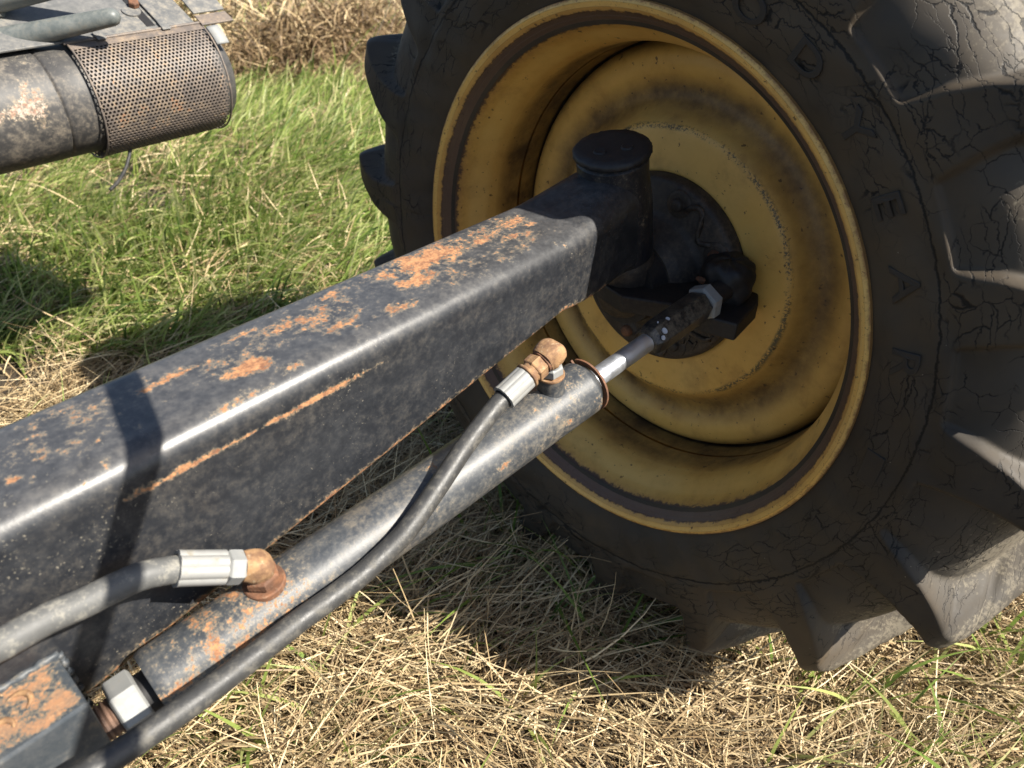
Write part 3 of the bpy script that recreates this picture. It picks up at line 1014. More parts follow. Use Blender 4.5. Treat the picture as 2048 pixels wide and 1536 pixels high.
def yellow_mat():
    g = G('dirty_yellow_paint')
    o = g.obj()
    rel = g.vmath('SUBTRACT', o, tuple(CW))
    d = g.vmath('DOT_PRODUCT', rel, tuple(NW))
    r = g.vmath('LENGTH', g.vmath('SUBTRACT', rel, g.vmath('SCALE', tuple(NW), scale=d)))
    n1 = g.noise(o, 22, 7, 0.65)
    n2 = g.noise(o, 120, 6, 0.7)
    n3 = g.noise(o, 420, 4, 0.7)
    n4 = g.noise(o, 6, 3, 0.5)
    disc = g.attr('disc')
    c = g.mix(g.step(n1, 0.35, 0.7), (0.70, 0.415, 0.100), (0.60, 0.335, 0.075))
    c = g.mix(g.math('MULTIPLY', g.step(n4, 0.42, 0.62), 0.35), c, (0.70, 0.49, 0.18))
    # brown grime ring in the disc valley; browner down barrel and at disc edge
    valley = g.math('MULTIPLY', disc, g.math('MULTIPLY', g.step(r, 0.140, 0.168), g.step(r, 0.172, 0.196, 1.0, 0.0)))
    well = g.math('MULTIPLY', g.math('SUBTRACT', 1.0, disc), g.math('MULTIPLY', g.step(d, 0.055, 0.085), 0.75))
    outer = g.math('MULTIPLY', disc, g.step(r, 0.206, 0.217))
    gr = g.math('ADD', g.math('MULTIPLY', valley, 0.75), g.math('ADD', well, g.math('MULTIPLY', outer, 0.5)))
    gr = g.math('ADD', g.math('MULTIPLY', gr, g.step(g.math('ADD', n1, g.math('MULTIPLY', n2, 0.4)), 0.35, 0.85, 0.55, 1.15)), g.math('MULTIPLY', g.step(n1, 0.52, 0.78), 0.30))
    c = g.mix(gr, c, (0.095, 0.055, 0.022))
    # worn brown bead band inside the lip
    edge = g.math('MULTIPLY', g.math('SUBTRACT', g.math('ADD', n2, g.math('MULTIPLY', n3, 0.5)), 0.75), 0.0070)
    rr = g.math('ADD', r, edge)
    flange = g.math('MULTIPLY', g.math('SUBTRACT', 1.0, disc), g.step(d, 0.04, 0.05, 1.0, 0.0))
    band = g.math('MULTIPLY', flange, g.math('MULTIPLY', g.step(rr, 0.2392, 0.2405), g.step(rr, 0.2505, 0.2522, 1.0, 0.0)))
    rim_rust = g.math('MULTIPLY', band, 0.96)
    lip = g.math('MULTIPLY', flange, g.math('MULTIPLY', g.step(rr, 0.2592, 0.2622), 0.8))
    halo = g.math('MULTIPLY', flange, g.math('MULTIPLY', g.step(rr, 0.2362, 0.2400), g.step(rr, 0.2515, 0.2570, 1.0, 0.0)))
    c = g.mix(g.math('MULTIPLY', halo, 0.45), c, (0.33, 0.15, 0.045))
    c = g.mix(rim_rust, c, g.mix(n2, (0.060, 0.036, 0.030), (0.105, 0.066, 0.050)))
    c = g.mix(lip, c, (0.17, 0.075, 0.03))
    speck = g.math('MULTIPLY', flange, g.step(n3, 0.60, 0.66))
    c = g.mix(g.math('MULTIPLY', speck, g.step(r, 0.250, 0.258)), c, (0.24, 0.10, 0.035))
    # tyre-black scuff ring on the disc and random chips
    scuff = g.math('MULTIPLY', disc, g.step(g.math('ABSOLUTE', g.math('SUBTRACT', g.math('ADD', r, g.math('MULTIPLY', g.math('SUBTRACT', n1, 0.5), 0.006)), 0.1445)), 0.0008, 0.0042, 1.0, 0.0))
    scuff = g.math('MULTIPLY', scuff, g.step(g.math('ADD', n3, g.math('MULTIPLY', g.noise(o, 14, 3, 0.6), 0.75)), 0.86, 0.94))
    c = g.mix(g.math('MULTIPLY', scuff, 0.85), c, (0.045, 0.055, 0.040))
    chip = g.step(g.math('ADD', g.noise(o, 150, 3, 0.5), g.math('MULTIPLY', n3, 0.25)), 0.80, 0.84)
    c = g.mix(g.math('MULTIPLY', chip, 0.8), c, (0.060, 0.032, 0.020))
    weld = g.step(g.math('ABSOLUTE', g.math('SUBTRACT', r, 0.2212)), 0.0008, 0.0024, 1.0, 0.0)
    weld = g.math('MULTIPLY', weld, g.step(g.math('ABSOLUTE', g.math('SUBTRACT', d, 0.130)), 0.0035, 0.0075, 1.0, 0.0))
    c = g.mix(g.math('MULTIPLY', weld, 0.9), c, (0.022, 0.016, 0.012))
    h = g.math('ADD', g.math('MULTIPLY', n2, 0.3), g.math('MULTIPLY', n3, 0.15))
    return g.set(c, g.step(n1, 0.3, 0.8, 0.42, 0.68), 0.0, g.bump(g.math('SUBTRACT', h, g.math('MULTIPLY', rim_rust, 0.3)), 0.25, 0.001))


YEL = yellow_mat()


def ring_mesh(name, prof, mat, n=160, disc=0.0, close=False):
    pr = np.array(rounded([tuple(p) for p in prof], 0.0025))
    pr = catmull(np.c_[pr, np.zeros(len(pr))], 3)[:, :2]
    vs = []
    for d, r in pr:
        for j in range(n):
            vs.append(wheel_pt(d, r, 2 * math.pi * j / n))
    fs = [(i * n + j, i * n + (j + 1) % n, (i + 1) * n + (j + 1) % n, (i + 1) * n + j) for i in range(len(pr) - 1) for j in range(n)]
    return make(name, vs, fs, mat, wheel, True, {'disc': np.full(len(vs), disc)})


rim = ring_mesh('rim', [(.016, .2600), (.006, .2632), (.000, .2632), (-.0030, .2605), (-.0028, .2565), (.0010, .2525), (.0055, .2490), (.0095, .2455), (.0135, .2420), (.0200, .2390), (.0320, .2355),
                        (.0430, .2290), (.0520, .2245), (.0640, .2225), (.1000, .2220), (.1300, .2220), (.2000, .2220), (.2500, .2320), (.3000, .2450), (.3200, .2620)], YEL)
tag(rim, 'dirty yellow steel rim with a worn brown bead band')
disc = ring_mesh('wheel_disc', [(.1345, .2226), (.1300, .2206), (.1215, .2170), (.1155, .2105), (.1130, .2020), (.1135, .1930), (.1170, .1840), (.1195, .1750), (.1180, .1665), (.1110, .1570),
                                (.1010, .1490), (.0965, .1435), (.0955, .1300), (.0955, .1100), (.0955, .1000), (.1020, .0990)], YEL, disc=1.0)
tag(disc, 'dished yellow wheel disc with a grimy valley and black scuff ring')
hub = turned('hub', CW, NW, [(0.052, 0.044), (0.060, 0.052), (0.076, 0.060), (0.080, 0.066), (0.0815, 0.0960), (0.0850, 0.0995), (0.0935, 0.1010), (0.0990, 0.1005)], M['cast'], wheel, n=96, bev=0.0015, cap=(True, False))
tag(hub, 'round black cast hub bolted to the wheel disc')
for k in range(8):
    th = R(104.0 + 45 * k)
    c = wheel_pt(0.0795, 0.0815, th)
    nb = turned('wheel_bolt', c, -NW, [(-0.003, 0.0072), (0.0035, 0.0066), (0.0055, 0.0052), (0.0058, 0.002)], M['rust_dark'] if k in (1, 4) else M['cast'], wheel, n=20)
    # cast boss beneath each bolt
    turned('bolt_boss', c, -NW, [(-0.004, 0.0150), (-0.0005, 0.0140), (0.0003, 0.010)], M['cast'], wheel, n=28)
for a0, a1 in ((111, 141), (246, 276), (156, 186), (201, 231)):     # cast ribs between bolts
    pts = [wheel_pt(0.0800, 0.0815 + 0.012 * math.sin(math.pi * i / 11 * 2), R(a0 + (a1 - a0) * i / 11)) for i in range(12)]
    vs, fs = tube(pts, 0.0028, 10)
    make('cast_rib', vs, fs, M['cast'], wheel)
def cast_mark():
    a, e1, e2 = NW, WE1, WE2
    c = wheel_pt(0.0805, 0.0850, R(-136))
    f = -V3((0, 0, 1)); tx = np.cross(NW, V3((0, 0, 1))); tx /= np.linalg.norm(tx)
    up = np.cross(tx, NW)
    q = R(-18)
    tx, up = tx * math.cos(q) + up * math.sin(q), up * math.cos(q) - tx * math.sin(q)
    for (x, y, hx, hy) in ((-0.0045, 0, 0.0011, 0.0062), (0.0045, 0, 0.0011, 0.0062), (0, 0, 0.0036, 0.0011)):
        box('cast_letter_stroke', c + tx * x + up * y, (hx, hy, 0.0016), M['cast'], wheel, axes=[tx, up, -NW], bev=0.0005)
cast_mark()

# --- muffler with perforated guard --------------------------------------------------------------
MY, MZ = 1.135, 0.4930
muf = empty('muffler', (0.40, MY, MZ), tractor)
tag(muf, 'sooty black exhaust muffler inside a perforated rusty guard')
RM = 0.0672
def can():
    prof = [(-0.10, RM), (0.20, RM), (0.322, RM), (0.3235, RM - 0.0012), (0.3250, RM), (0.3268, RM + 0.0012), (0.36, RM + 0.0012), (0.47, RM + 0.0012), (0.545, RM), (0.562, RM - 0.006), (0.570, RM - 0.02), (0.572, 0.0)]
    vs, fs = lathe((0, MY, MZ), (1, 0, 0), prof, 72)
    rust = []
    for v in vs:
        dx = (v[0] - 0.292) / 0.03
        dz = (v[2] - MZ - 0.022) / 0.022
        rust.append(0.55 * max(0, 1 - dx * dx - dz * dz) if v[1] < MY else 0)
    make('canister', vs, fs, M['muffler'], muf, True, sharp=45)
    turned('inner_shell', (0, MY, MZ), (1, 0, 0), [(0.3640, RM - 0.002), (0.3645, RM + 0.0026), (0.5400, RM + 0.0026), (0.5405, RM - 0.002)], M['dark_gap'], muf, n=64, bev=0)
can()
def fine_patch():
    # the paint flakes are carried by a denser sleeve just proud of the can
    n, m = 50, 60
    vs, fs, rust = [], [], []
    for i in range(n):
        x = 0.10 + (0.3215 - 0.10) * i / (n - 1)
        for j in range(m):
            a = R(-100 + 215 * j / (m - 1))
            vs.append((x, MY - (RM + 0.0012) * math.cos(a), MZ + (RM + 0.0012) * math.sin(a)))
            q = 1 - ((x - 0.290) / 0.022) ** 2 - ((math.degrees(a) - 20) / 32) ** 2
            q2 = 1 - ((x - 0.255) / 0.045) ** 2 - ((math.degrees(a) - 12) / 13) ** 2
            rust.append(max(0, 0.62 * q, 0.62 * q2))
    fs = [(i * m + j, i * m + j + 1, (i + 1) * m + j + 1, (i + 1) * m + j) for i in range(n - 1) for j in range(m - 1)]
    make('outer_sleeve', vs, fs, M['muffler'], muf, True, {'rust': rust})
fine_patch()

GX0, GX1, RG = 0.363, 0.540, 0.0775
def guard():
    """perforated sheet: hexagonal cells, each with a real round hole"""
    pit = 0.00545
    dx = pit
    dz = pit * math.sqrt(3) / 2
    a_top, a_bot = R(68), R(-108)
    strip = 0.010
    s0 = a_top * RG - strip
    nrow = int((s0 - a_bot * RG) / dz)
    ncol = int((GX1 - GX0 - 0.002) / dx)
    vs, fs = [], []
    def P(x, s, r=RG):
        a = s / RG
        return (x, MY - r * math.cos(a), MZ + r * math.sin(a))
    K = 12
    rh = pit * 0.345
    hexa = []
    for k in range(K):
        t = math.pi / 6 + 2 * math.pi * k / K
        # point on the hexagon boundary in direction t
        m_ = (t + math.pi / 6) % (math.pi / 3) - math.pi / 6
        rad = pit / 2 / math.cos(m_)
        hexa.append((rad * math.cos(t), rad * math.sin(t), rh * math.cos(t), rh * math.sin(t)))
    for i in range(nrow):
        s = s0 - (i + 0.5) * dz
        for j in range(ncol):
            x = GX0 + 0.001 + (j + 0.5 + (0.5 if i % 2 else 0)) * dx
            b = len(vs)
            for hx, hs, ix, is_ in hexa:
                vs.append(P(x + hx, s + hs)); vs.append(P(x + ix, s + is_)); vs.append(P(x + ix, s + is_, RG - 0.0012))
            for k in range(K):
                q = (k + 1) % K
                fs.append((b + 3 * k, b + 3 * q, b + 3 * q + 1, b + 3 * k + 1))
                fs.append((b + 3 * k + 1, b + 3 * q + 1, b + 3 * q + 2, b + 3 * k + 2))
    ob = make('perforated_guard', vs, fs, M['guard'], muf, False)
    tag(ob, 'rust-brown perforated sheet metal guard full of round holes')
    # plain strip along the top and rolled edges
    n = 30
    v2, f2 = [], []
    for i in range(n + 1):
        x = GX0 + (GX1 - GX0 + 0.004) * i / n
        for s in np.linspace(s0 - 0.002, a_top * RG, 5):
            v2.append(P(x, s, RG + 0.0004))
    f2 = [(i * 5 + j, i * 5 + j + 1, (i + 1) * 5 + j + 1, (i + 1) * 5 + j) for i in range(n) for j in range(4)]
    make('guard_strip', v2, f2, M['guard'], muf, True)
    for x in (GX0, GX1 + 0.004):
        pts = [P(x, s) for s in np.linspace(a_bot * RG, a_top * RG, 50)]
        v2, f2 = tube(pts, 0.0014, 8)
        make('guard_edge', v2, f2, M['guard'], muf)
    pts = [P(x, a_top * RG + 0.001, RG + 0.001) for x in np.linspace(GX0 - 0.004, GX1 + 0.006, 30)]
    v2, f2 = tube(pts, 0.0020, 8)
    make('guard_edge', v2, f2, M['guard'], muf)
    # pale plate standing in for a bright reflection at the far end
    v2 = []
    for x in (GX1 + 0.006, GX1 + 0.024):
        for a in np.linspace(R(38), R(60), 8):
            v2.append((x, MY - (RG + 0.001) * math.cos(a), MZ + (RG + 0.001) * math.sin(a)))
    ob2 = make('glint_plate', v2, [(i, i + 1, 8 + i + 1, 8 + i) for i in range(7)], M['zinc'], muf, True)
    md = ob2.modifiers.new('thick', 'SOLIDIFY'); md.thickness = 0.002
guard()

def quadplate(name, p00, p10, p11, p01, mat, parent, th=0.003):
    ps = [V3(p) for p in (p00, p10, p11, p01)]
    nrm = np.cross(ps[1] - ps[0], ps[3] - ps[0]); nrm /= np.linalg.norm(nrm)
    vs = ps + [p - nrm * th for p in ps]
    fs = [(0, 1, 2, 3), (7, 6, 5, 4), (0, 4, 5, 1), (1, 5, 6, 2), (2, 6, 7, 3), (3, 7, 4, 0)]
    ob = make(name, vs, fs, mat, parent, False)
    bevel_obj(ob, 0.0008)
    return ob
yt, zt = MY - RG * math.cos(R(68)), MZ + RG * math.sin(R(68))
sh = quadplate('heat_shield', (0.18, yt + 0.004, zt + 0.003), (0.538, yt + 0.004, zt + 0.003), (0.538, yt + 0.16, zt + 0.075), (0.18, yt + 0.16, zt + 0.075), M['shield'], muf)
sdir = V3((0, 0.156, 0.072)); sdir /= np.linalg.norm(sdir); snrm = V3((0, -0.072, 0.156)); snrm /= np.linalg.norm(snrm)
s00 = V3((0, yt + 0.004, zt + 0.003))
def on_shield(x, s, h=0.0): return s00 + V3((x, 0, 0)) + sdir * s + snrm * h
quadplate('strap', on_shield(0.488, -0.004, 0.004), on_shield(0.500, -0.004, 0.004), on_shield(0.500, 0.16, 0.004), on_shield(0.488, 0.16, 0.004), M['shield'], muf, 0.002)
quadplate('slot', on_shield(0.472, 0.004, 0.0006), on_shield(0.484, 0.004, 0.0006), on_shield(0.484, 0.09, 0.0006), on_shield(0.472, 0.09, 0.0006), M['dark_gap'], muf, 0.001)
nut('strap_bolt', on_shield(0.478, 0.048, 0.0015), snrm, 0.008, 0.0075, M['rust_dark'], muf, 0.2)
turned('strap_washer', on_shield(0.470, 0.040, 0.0005), snrm, [(0, 0.012), (0.0015, 0.012)], M['shield'], muf, n=24, bev=0)
for x in (0.405, 0.493):
    quadplate('clip', on_shield(x - 0.006, -0.010, 0.003), on_shield(x + 0.006, -0.010, 0.003), on_shield(x + 0.006, 0.006, 0.005), on_shield(x - 0.006, 0.006, 0.005), M['shield'], muf, 0.002)
side = quadplate('side_panel', on_shield(0.543, 0.010, 0.006), on_shield(0.590, 0.010, 0.006), on_shield(0.600, 0.18, 0.02), on_shield(0.543, 0.18, 0.02), M['shield'], muf)
quadplate('side_lip', on_shield(0.543, -0.012, 0.002), on_shield(0.592, -0.012, 0.002), on_shield(0.590, 0.008, 0.004), on_shield(0.543, 0.008, 0.004), M['guard'], muf)
turned('rivet', on_shield(0.584, 0.058, 0.009), snrm, [(0, 0.0075), (0.0020, 0.0070), (0.003, 0.004), (0.0032, 0.001)], M['zinc'], muf, n=20)
# loose cable end hanging under the guard
wpts = catmull([(0.415, 1.115, 0.44), (0.4023, 1.1032, 0.4285), (0.3928, 1.0983, 0.4144), (0.3815, 1.0954, 0.4002), (0.3668, 1.0960, 0.3860), (0.3551, 1.0995, 0.3776)], 6)
vs, fs = tube(wpts, 0.0024, 10)
tag(make('loose_cable', vs, fs, M['wire'], tractor), 'short black cable end dangling below the muffler guard')

# --- weathered grey tubes above the muffler ----------------------------------------------------------
gp = empty('grey_frame_tubes', (0.2, 0.95, 0.60), tractor)
tag(gp, 'two weathered pale grey frame tubes above the muffler')
def capsule(name, a, b, r0, r1, mat, parent):
    a, b = V3(a), V3(b)
    L = np.linalg.norm(b - a)
    prof = [(0, r0), (L * 0.55, r0), (L * 0.80, r0 * 0.4 + r1 * 0.6), (L - r1, r1), (L - r1 * 0.5, r1 * 0.85), (L - r1 * 0.12, r1 * 0.45), (L, r1 * 0.05)]
    vs, fs = lathe(a, b - a, prof, 40)
    return make(name, vs, fs, mat, parent, True)
dirn = V3((0.096, -0.080, 0.022)) * 1.25
def further(p): return V3((0, 0, 0.775)) + (V3(p) - V3((0, 0, 0.775))) * 1.25
capsule('lower_tube', further((0.2435, 0.9262, 0.6128)) - dirn * 3.0, further((0.3355, 0.8476, 0.6325)), 0.0196, 0.0105, M['pipe_grey'], gp)
capsule('upper_tube', further((0.2560, 0.9390, 0.6480)) - dirn * 3.0, further((0.3450, 0.8620, 0.6700)), 0.0230, 0.0150, M['pipe_grey'], gp)
turned('tube_clamp', further((0.2560, 0.9390, 0.6480)) - dirn * 0.02, dirn, [(0, 0.0222), (0.0005, 0.0229), (0.004, 0.0229), (0.0045, 0.0222)], M['pipe_grey'], gp, n=36, bev=0)

# --- bar added above the axle: out of view, it throws the dark bar across beam and cylinder ---------
bc = V3((0.0945, 0.367, 0.5225)) + V3(sv) * 0.34
bd = V3((-0.11, -0.97, 0.216)); bd /= np.linalg.norm(bd)
vs, fs = tube([bc + bd * t for t in np.linspace(-0.085, 0.34, 30)], 0.0085, 20)
tag(make('shadow_bar', vs, fs, M['rod_end'], tractor), 'thin black bar added out of view to shade the axle beam')

ground()


# ------------------------------------------------------------------ vegetation
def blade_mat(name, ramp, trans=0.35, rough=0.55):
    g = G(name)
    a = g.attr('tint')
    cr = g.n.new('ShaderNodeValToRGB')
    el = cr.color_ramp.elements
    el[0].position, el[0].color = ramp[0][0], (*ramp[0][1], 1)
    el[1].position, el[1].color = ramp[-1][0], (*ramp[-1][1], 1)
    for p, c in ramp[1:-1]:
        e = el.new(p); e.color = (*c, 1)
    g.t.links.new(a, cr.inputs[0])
    o = g.obj()
    c = g.mix(g.math('MULTIPLY', g.step(g.noise(o, 160, 4, 0.6), 0.45, 0.75), 0.35), cr.outputs[0], g.mix(0.5, cr.outputs[0], (0.10, 0.06, 0.03)))
    g.set(c, rough, 0.0, spec=0.3)
    tr = g.n.new('ShaderNodeBsdfTranslucent')
    g.t.links.new(c, tr.inputs[0])
    mx = g.n.new('ShaderNodeMixShader')
    mx.inputs[0].default_value = trans
    g.t.links.new(g.b.outputs[0], mx.inputs[1])
    g.t.links.new(tr.outputs[0], mx.inputs[2])
    g.t.links.new(mx.outputs[0], g.out.inputs[0])
    return g.m


def blades(base, length, width, az, elev, curl, roll, seg=4, taper=1.0, hollow=0.0):
    """vectorised ribbons. az/elev: start direction, curl: change of elevation along the blade"""
    n = len(base)
    k = seg + 1
    t = np.linspace(0, 1, k)
    el = elev[:, None] + curl[:, None] * t[None, :]
    azt = az[:, None] + roll[:, None] * t[None, :]
    dx = np.cos(el) * np.cos(azt); dy = np.cos(el) * np.sin(azt); dz = np.sin(el)
    st = (length / seg)[:, None]
    pos = np.zeros((n, k, 3))
    pos[:, 0] = base
    for i in range(1, k):
        pos[:, i, 0] = pos[:, i - 1, 0] + dx[:, i - 1] * st[:, 0]
        pos[:, i, 1] = pos[:, i - 1, 1] + dy[:, i - 1] * st[:, 0]
        pos[:, i, 2] = pos[:, i - 1, 2] + dz[:, i - 1] * st[:, 0]
    side = np.stack([-np.sin(azt), np.cos(azt), np.zeros_like(azt)], -1)
    nrm = np.stack([-np.sin(el) * np.cos(azt), -np.sin(el) * np.sin(azt), np.cos(el)], -1)
    tw = rng.uniform(-0.9, 0.9, n)[:, None, None]
    side = side * np.cos(tw) + nrm * np.sin(tw)
    wd = width[:, None] * (1 - taper * t[None, :] ** 1.6) * (0.75 + 0.25 * np.sin(np.pi * np.clip(t * 1.2 + 0.1, 0, 1)))[None, :]
    L = pos - side * wd[..., None] * 0.5
    Rr = pos + side * wd[..., None] * 0.5
    V = np.stack([L, Rr], 2).reshape(n, k * 2, 3)
    i = np.arange(seg)
    f = np.stack([2 * i, 2 * i + 1, 2 * i + 3, 2 * i + 2], 1)
    F = (f[None] + (np.arange(n) * k * 2)[:, None, None]).reshape(-1, 4)
    return V.reshape(-1, 3), F, k * 2


def fast_mesh(name, V, F, mat, tint):
    me = bpy.data.meshes.new(name)
    me.vertices.add(len(V)); me.vertices.foreach_set('co', V.astype(np.float32).ravel())
    me.loops.add(F.size); me.loops.foreach_set('vertex_index', F.astype(np.int32).ravel())
    me.polygons.add(len(F)); me.polygons.foreach_set('loop_start', np.arange(0, F.size, 4, dtype=np.int32))
    me.update(calc_edges=True)
    me.shade_smooth()
    at = me.attributes.new('tint', 'FLOAT', 'POINT')
    at.data.foreach_set('value', tint.astype(np.float32))
    me.materials.append(mat)
    ob = bpy.data.objects.new(name, me)
    COL.objects.link(ob)
    return ob


def vnoise(x, y, s, seed=0):
    """cheap smooth field in 0..1"""
    r = np.random.default_rng(seed)
    v = np.zeros_like(x)
    for _ in range(6):
        a = r.uniform(0, 2 * np.pi); f = s * r.uniform(0.5, 1.6); p = r.uniform(0, 6.28)
        v += np.sin((x * np.cos(a) + y * np.sin(a)) * f + p)
    return 0.5 + v / 7.0


STRAW = blade_mat('dry_straw', [(0.0, (0.075, 0.048, 0.026)), (0.3, (0.215, 0.145, 0.075)), (0.65, (0.44, 0.330, 0.180)), (1.0, (0.68, 0.56, 0.35))], 0.10, 0.5)
GREEN = blade_mat('green_grass', [(0.0, (0.050, 0.105, 0.022)), (0.3, (0.15, 0.235, 0.045)), (0.65, (0.33, 0.40, 0.105)), (1.0, (0.58, 0.55, 0.27))], 0.42, 0.42)


def field(n, x0, x1, y0, y1, keep):
    x = rng.uniform(x0, x1, n); y = rng.uniform(y0, y1, n)
    k = keep(x, y)
    return x[k], y[k]


def in_view(x, y):
    """roughly the wedge of ground in front of the viewer, with a margin for a step to the side"""
    f = x * 0.732 + y * 0.681
    s = x * 0.681 - y * 0.732
    return (f > 0.12) & (np.abs(s) < 0.55 + 0.85 * f)


def straw_layer(name, n, x0, x1, y0, y1, keep, lmin, lmax, wmin, wmax, z0, z1, main_az, spread, tilt, label, tint=(0.15, 1.0)):
    x, y = field(n, x0, x1, y0, y1, keep)
    m = len(x)
    L = rng.uniform(lmin, lmax, m) * rng.uniform(0.6, 1.0, m)
    W = rng.uniform(wmin, wmax, m)
    sw = (vnoise(x, y, 9, 4) - 0.5) * 2.4 + (vnoise(x, y, 25, 8) - 0.5) * 1.5
    az = main_az + sw + rng.normal(0, spread, m) + np.where(rng.random(m) < 0.3, rng.uniform(-np.pi, np.pi, m), 0)
    mound = (vnoise(x, y, 11, 12) - 0.5) * 0.03
    el = rng.normal(tilt, 0.34, m)
    z = ground_z(x, y) + z0 + (z1 - z0) * rng.random(m) ** 1.5 + mound
    bs = np.stack([x, y, z], 1)
    V, F, k = blades(bs, L, W, az, el, rng.normal(-0.25, 0.35, m), rng.normal(0, 0.35, m), 4, 0.55)
    depth = (z - z.min()) / (z.max() - z.min() + 1e-6)
    ti = np.clip(rng.beta(1.7, 1.5, m) * (tint[1] - tint[0]) + tint[0], 0, 1)
    ob = fast_mesh(name, V, F, STRAW, np.repeat(ti, k))
    return tag(ob, label, 'straw', kind='stuff')


near = lambda x, y: in_view(x, y) & ((x * 0.732 + y * 0.681) < 1.25)
straw_layer('dry_straw', 120000, -0.25, 1.65, -0.9, 1.35, near, 0.05, 0.19, 0.0009, 0.0024, -0.015, 0.042, R(-60), 0.6, 0.10, 'matted pale dry straw lying on the ground around the tyre')
straw_layer('straw_stubble', 80000, -0.25, 1.65, -0.9, 1.35, near, 0.015, 0.055, 0.0014, 0.0030, -0.012, 0.036, R(-70), 0.9, 0.55, 'short cut straw stubble standing between the matted stems', (0.05, 0.95))
mid = lambda x, y: in_view(x, y) & ((x * 0.732 + y * 0.681) >= 1.1) & ((x * 0.732 + y * 0.681) < 3.4)
straw_layer('dry_grass', 70000, -0.6, 3.6, -0.6, 3.8, mid, 0.05, 0.15, 0.0016, 0.0036, 0.0, 0.05, R(-50), 0.8, 0.2, 'bleached dry grass mixed through the green field')
far = lambda x, y: in_view(x, y) & ((x * 0.732 + y * 0.681) >= 3.2) & ((x * 0.732 + y * 0.681) < 9.0)
straw_layer('far_hay', 42000, 0.2, 8.5, 0.5, 9.0, far, 0.15, 0.42, 0.006, 0.011, 0.0, 0.10, R(-40), 0.9, 0.4, 'tan flattened hay in the field behind the tractor')


def mound():
    """heap of dead brown bracken beyond the wheel"""
    n = 9000
    a = rng.uniform(0, 2 * np.pi, n); q = np.sqrt(rng.random(n))
    cx, cy = 1.98, 2.96
    x = cx + q * np.cos(a) * 0.52; y = cy + q * np.sin(a) * 0.34
    z = ground_z(x, y) + (1 - q ** 2) * 0.20 * rng.uniform(0.2, 1, n)
    V, F, k = blades(np.stack([x, y, z], 1), rng.uniform(0.08, 0.24, n), rng.uniform(0.004, 0.008, n), rng.uniform(-np.pi, np.pi, n), rng.normal(0.5, 0.5, n), rng.normal(-1.8, 0.7, n), rng.normal(0, 1.0, n), 6, 0.5)
    ob = fast_mesh('dead_bracken', V, F, STRAW, np.repeat(np.clip(rng.beta(1.5, 3.2, n), 0, 1), k))
    tag(ob, 'curled heap of dead brown bracken beyond the wheel', 'bracken', kind='stuff')
mound()


def green_layer(name, n, x0, x1, y0, y1, keep, lmin, lmax, wmin, wmax, label, tuft=0.5, seed=1, az0=R(-30)):
    x, y = field(n, x0, x1, y0, y1, keep)
    d = vnoise(x, y, 5.5, seed) * 0.6 + vnoise(x, y, 17, seed + 1) * 0.4
    k0 = d > tuft
    x, y = x[k0], y[k0]
    m = len(x)
    L = rng.uniform(lmin, lmax, m)
    W = rng.uniform(wmin, wmax, m)
    az = az0 + (vnoise(x, y, 4, seed + 2) - 0.5) * 3.0 + rng.normal(0, 0.45, m)
    bs = np.stack([x, y, ground_z(x, y)], 1)
    V, F, k = blades(bs, L, W, az, rng.normal(0.95, 0.28, m), rng.normal(-1.15, 0.5, m), rng.normal(0, 0.3, m), 6, 1.0)
    ti = np.clip(rng.normal(0.56, 0.28, m), 0, 1)
    ob = fast_mesh(name, V, F, GREEN, np.repeat(ti, k))
    return tag(ob, label, 'grass', kind='stuff')


gmid = lambda x, y: in_view(x, y) & ((x * 0.732 + y * 0.681) >= 1.15) & ((x * 0.732 + y * 0.681) < 3.0) & (y > 0.98)
green_layer('green_grass', 100000, -0.6, 3.2, 0.9, 3.6, gmid, 0.06, 0.19, 0.0032, 0.0075, 'bright green grass growing behind the axle beam', 0.27, 31)
gfar = lambda x, y: in_view(x, y) & ((x * 0.732 + y * 0.681) >= 2.8) & ((x * 0.732 + y * 0.681) < 8.0)
green_layer('far_green_grass', 26000, 0.2, 8.0, 0.5, 8.0, gfar, 0.15, 0.32, 0.006, 0.011, 'patches of green grass among the far hay', 0.52, 9)
gnear = lambda x, y: in_view(x, y) & ((x * 0.732 + y * 0.681) < 1.2)
green_layer('sparse_green_shoots', 6500, -0.1, 1.6, -0.8, 1.2, gnear, 0.05, 0.13, 0.0025, 0.0048, 'few green shoots poking through the straw', 0.48, 21)


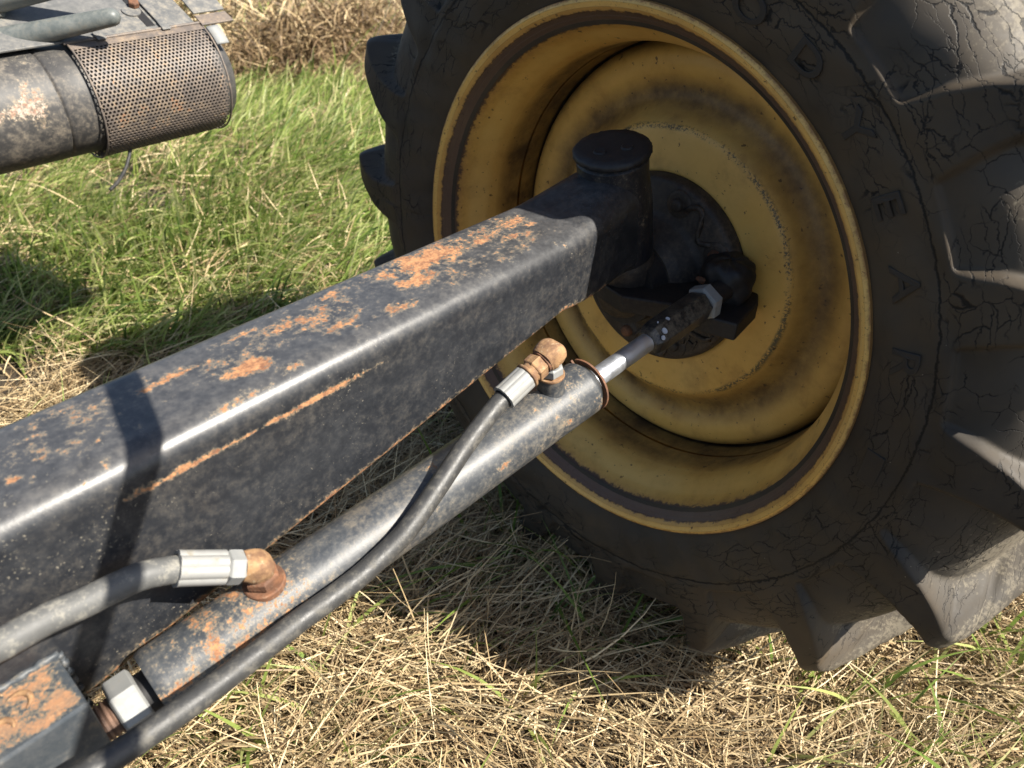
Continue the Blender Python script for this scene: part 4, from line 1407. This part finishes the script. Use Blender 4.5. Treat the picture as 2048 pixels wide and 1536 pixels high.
def tuft(loc, n, lmin, lmax, spread, label, wid=(0.004, 0.0065), az=None, seed=0, lean=1.05, dark=0.3):
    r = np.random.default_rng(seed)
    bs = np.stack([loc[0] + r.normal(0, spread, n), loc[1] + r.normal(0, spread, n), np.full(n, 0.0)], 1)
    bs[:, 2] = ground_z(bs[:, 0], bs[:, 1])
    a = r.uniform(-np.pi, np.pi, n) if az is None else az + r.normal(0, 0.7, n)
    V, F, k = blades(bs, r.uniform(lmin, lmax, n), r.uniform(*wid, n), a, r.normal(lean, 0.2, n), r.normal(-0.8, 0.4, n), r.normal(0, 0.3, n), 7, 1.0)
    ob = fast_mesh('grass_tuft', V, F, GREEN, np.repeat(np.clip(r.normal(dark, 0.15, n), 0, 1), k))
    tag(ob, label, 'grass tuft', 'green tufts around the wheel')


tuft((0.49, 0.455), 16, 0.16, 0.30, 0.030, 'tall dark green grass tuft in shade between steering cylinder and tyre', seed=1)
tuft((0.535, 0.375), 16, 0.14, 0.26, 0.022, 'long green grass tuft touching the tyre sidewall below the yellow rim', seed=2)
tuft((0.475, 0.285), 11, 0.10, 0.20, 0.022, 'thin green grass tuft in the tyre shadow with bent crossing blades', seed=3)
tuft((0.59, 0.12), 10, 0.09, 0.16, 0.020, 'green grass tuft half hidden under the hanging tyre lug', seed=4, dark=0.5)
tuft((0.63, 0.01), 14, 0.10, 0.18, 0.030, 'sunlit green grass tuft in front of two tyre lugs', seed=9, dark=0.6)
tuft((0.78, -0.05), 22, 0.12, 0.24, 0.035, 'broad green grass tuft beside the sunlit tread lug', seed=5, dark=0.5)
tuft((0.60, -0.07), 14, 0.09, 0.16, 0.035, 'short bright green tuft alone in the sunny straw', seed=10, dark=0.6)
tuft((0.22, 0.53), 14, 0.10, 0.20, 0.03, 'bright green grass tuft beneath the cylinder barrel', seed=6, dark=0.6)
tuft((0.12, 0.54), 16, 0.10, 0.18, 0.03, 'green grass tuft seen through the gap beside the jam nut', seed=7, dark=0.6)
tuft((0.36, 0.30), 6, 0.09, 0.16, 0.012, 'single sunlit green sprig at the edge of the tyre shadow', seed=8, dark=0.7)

# a bare stalk standing in the far hay
pts = catmull([(2.70, 4.02, 0.0), (2.71, 4.03, 0.12), (2.70, 4.05, 0.26)], 6)
vs, fs = tube(pts, 0.011, 8)
tag(make('dead_stalk', vs, fs, M['cast']), 'dark dead stalk standing upright in the far hay', 'stalk')
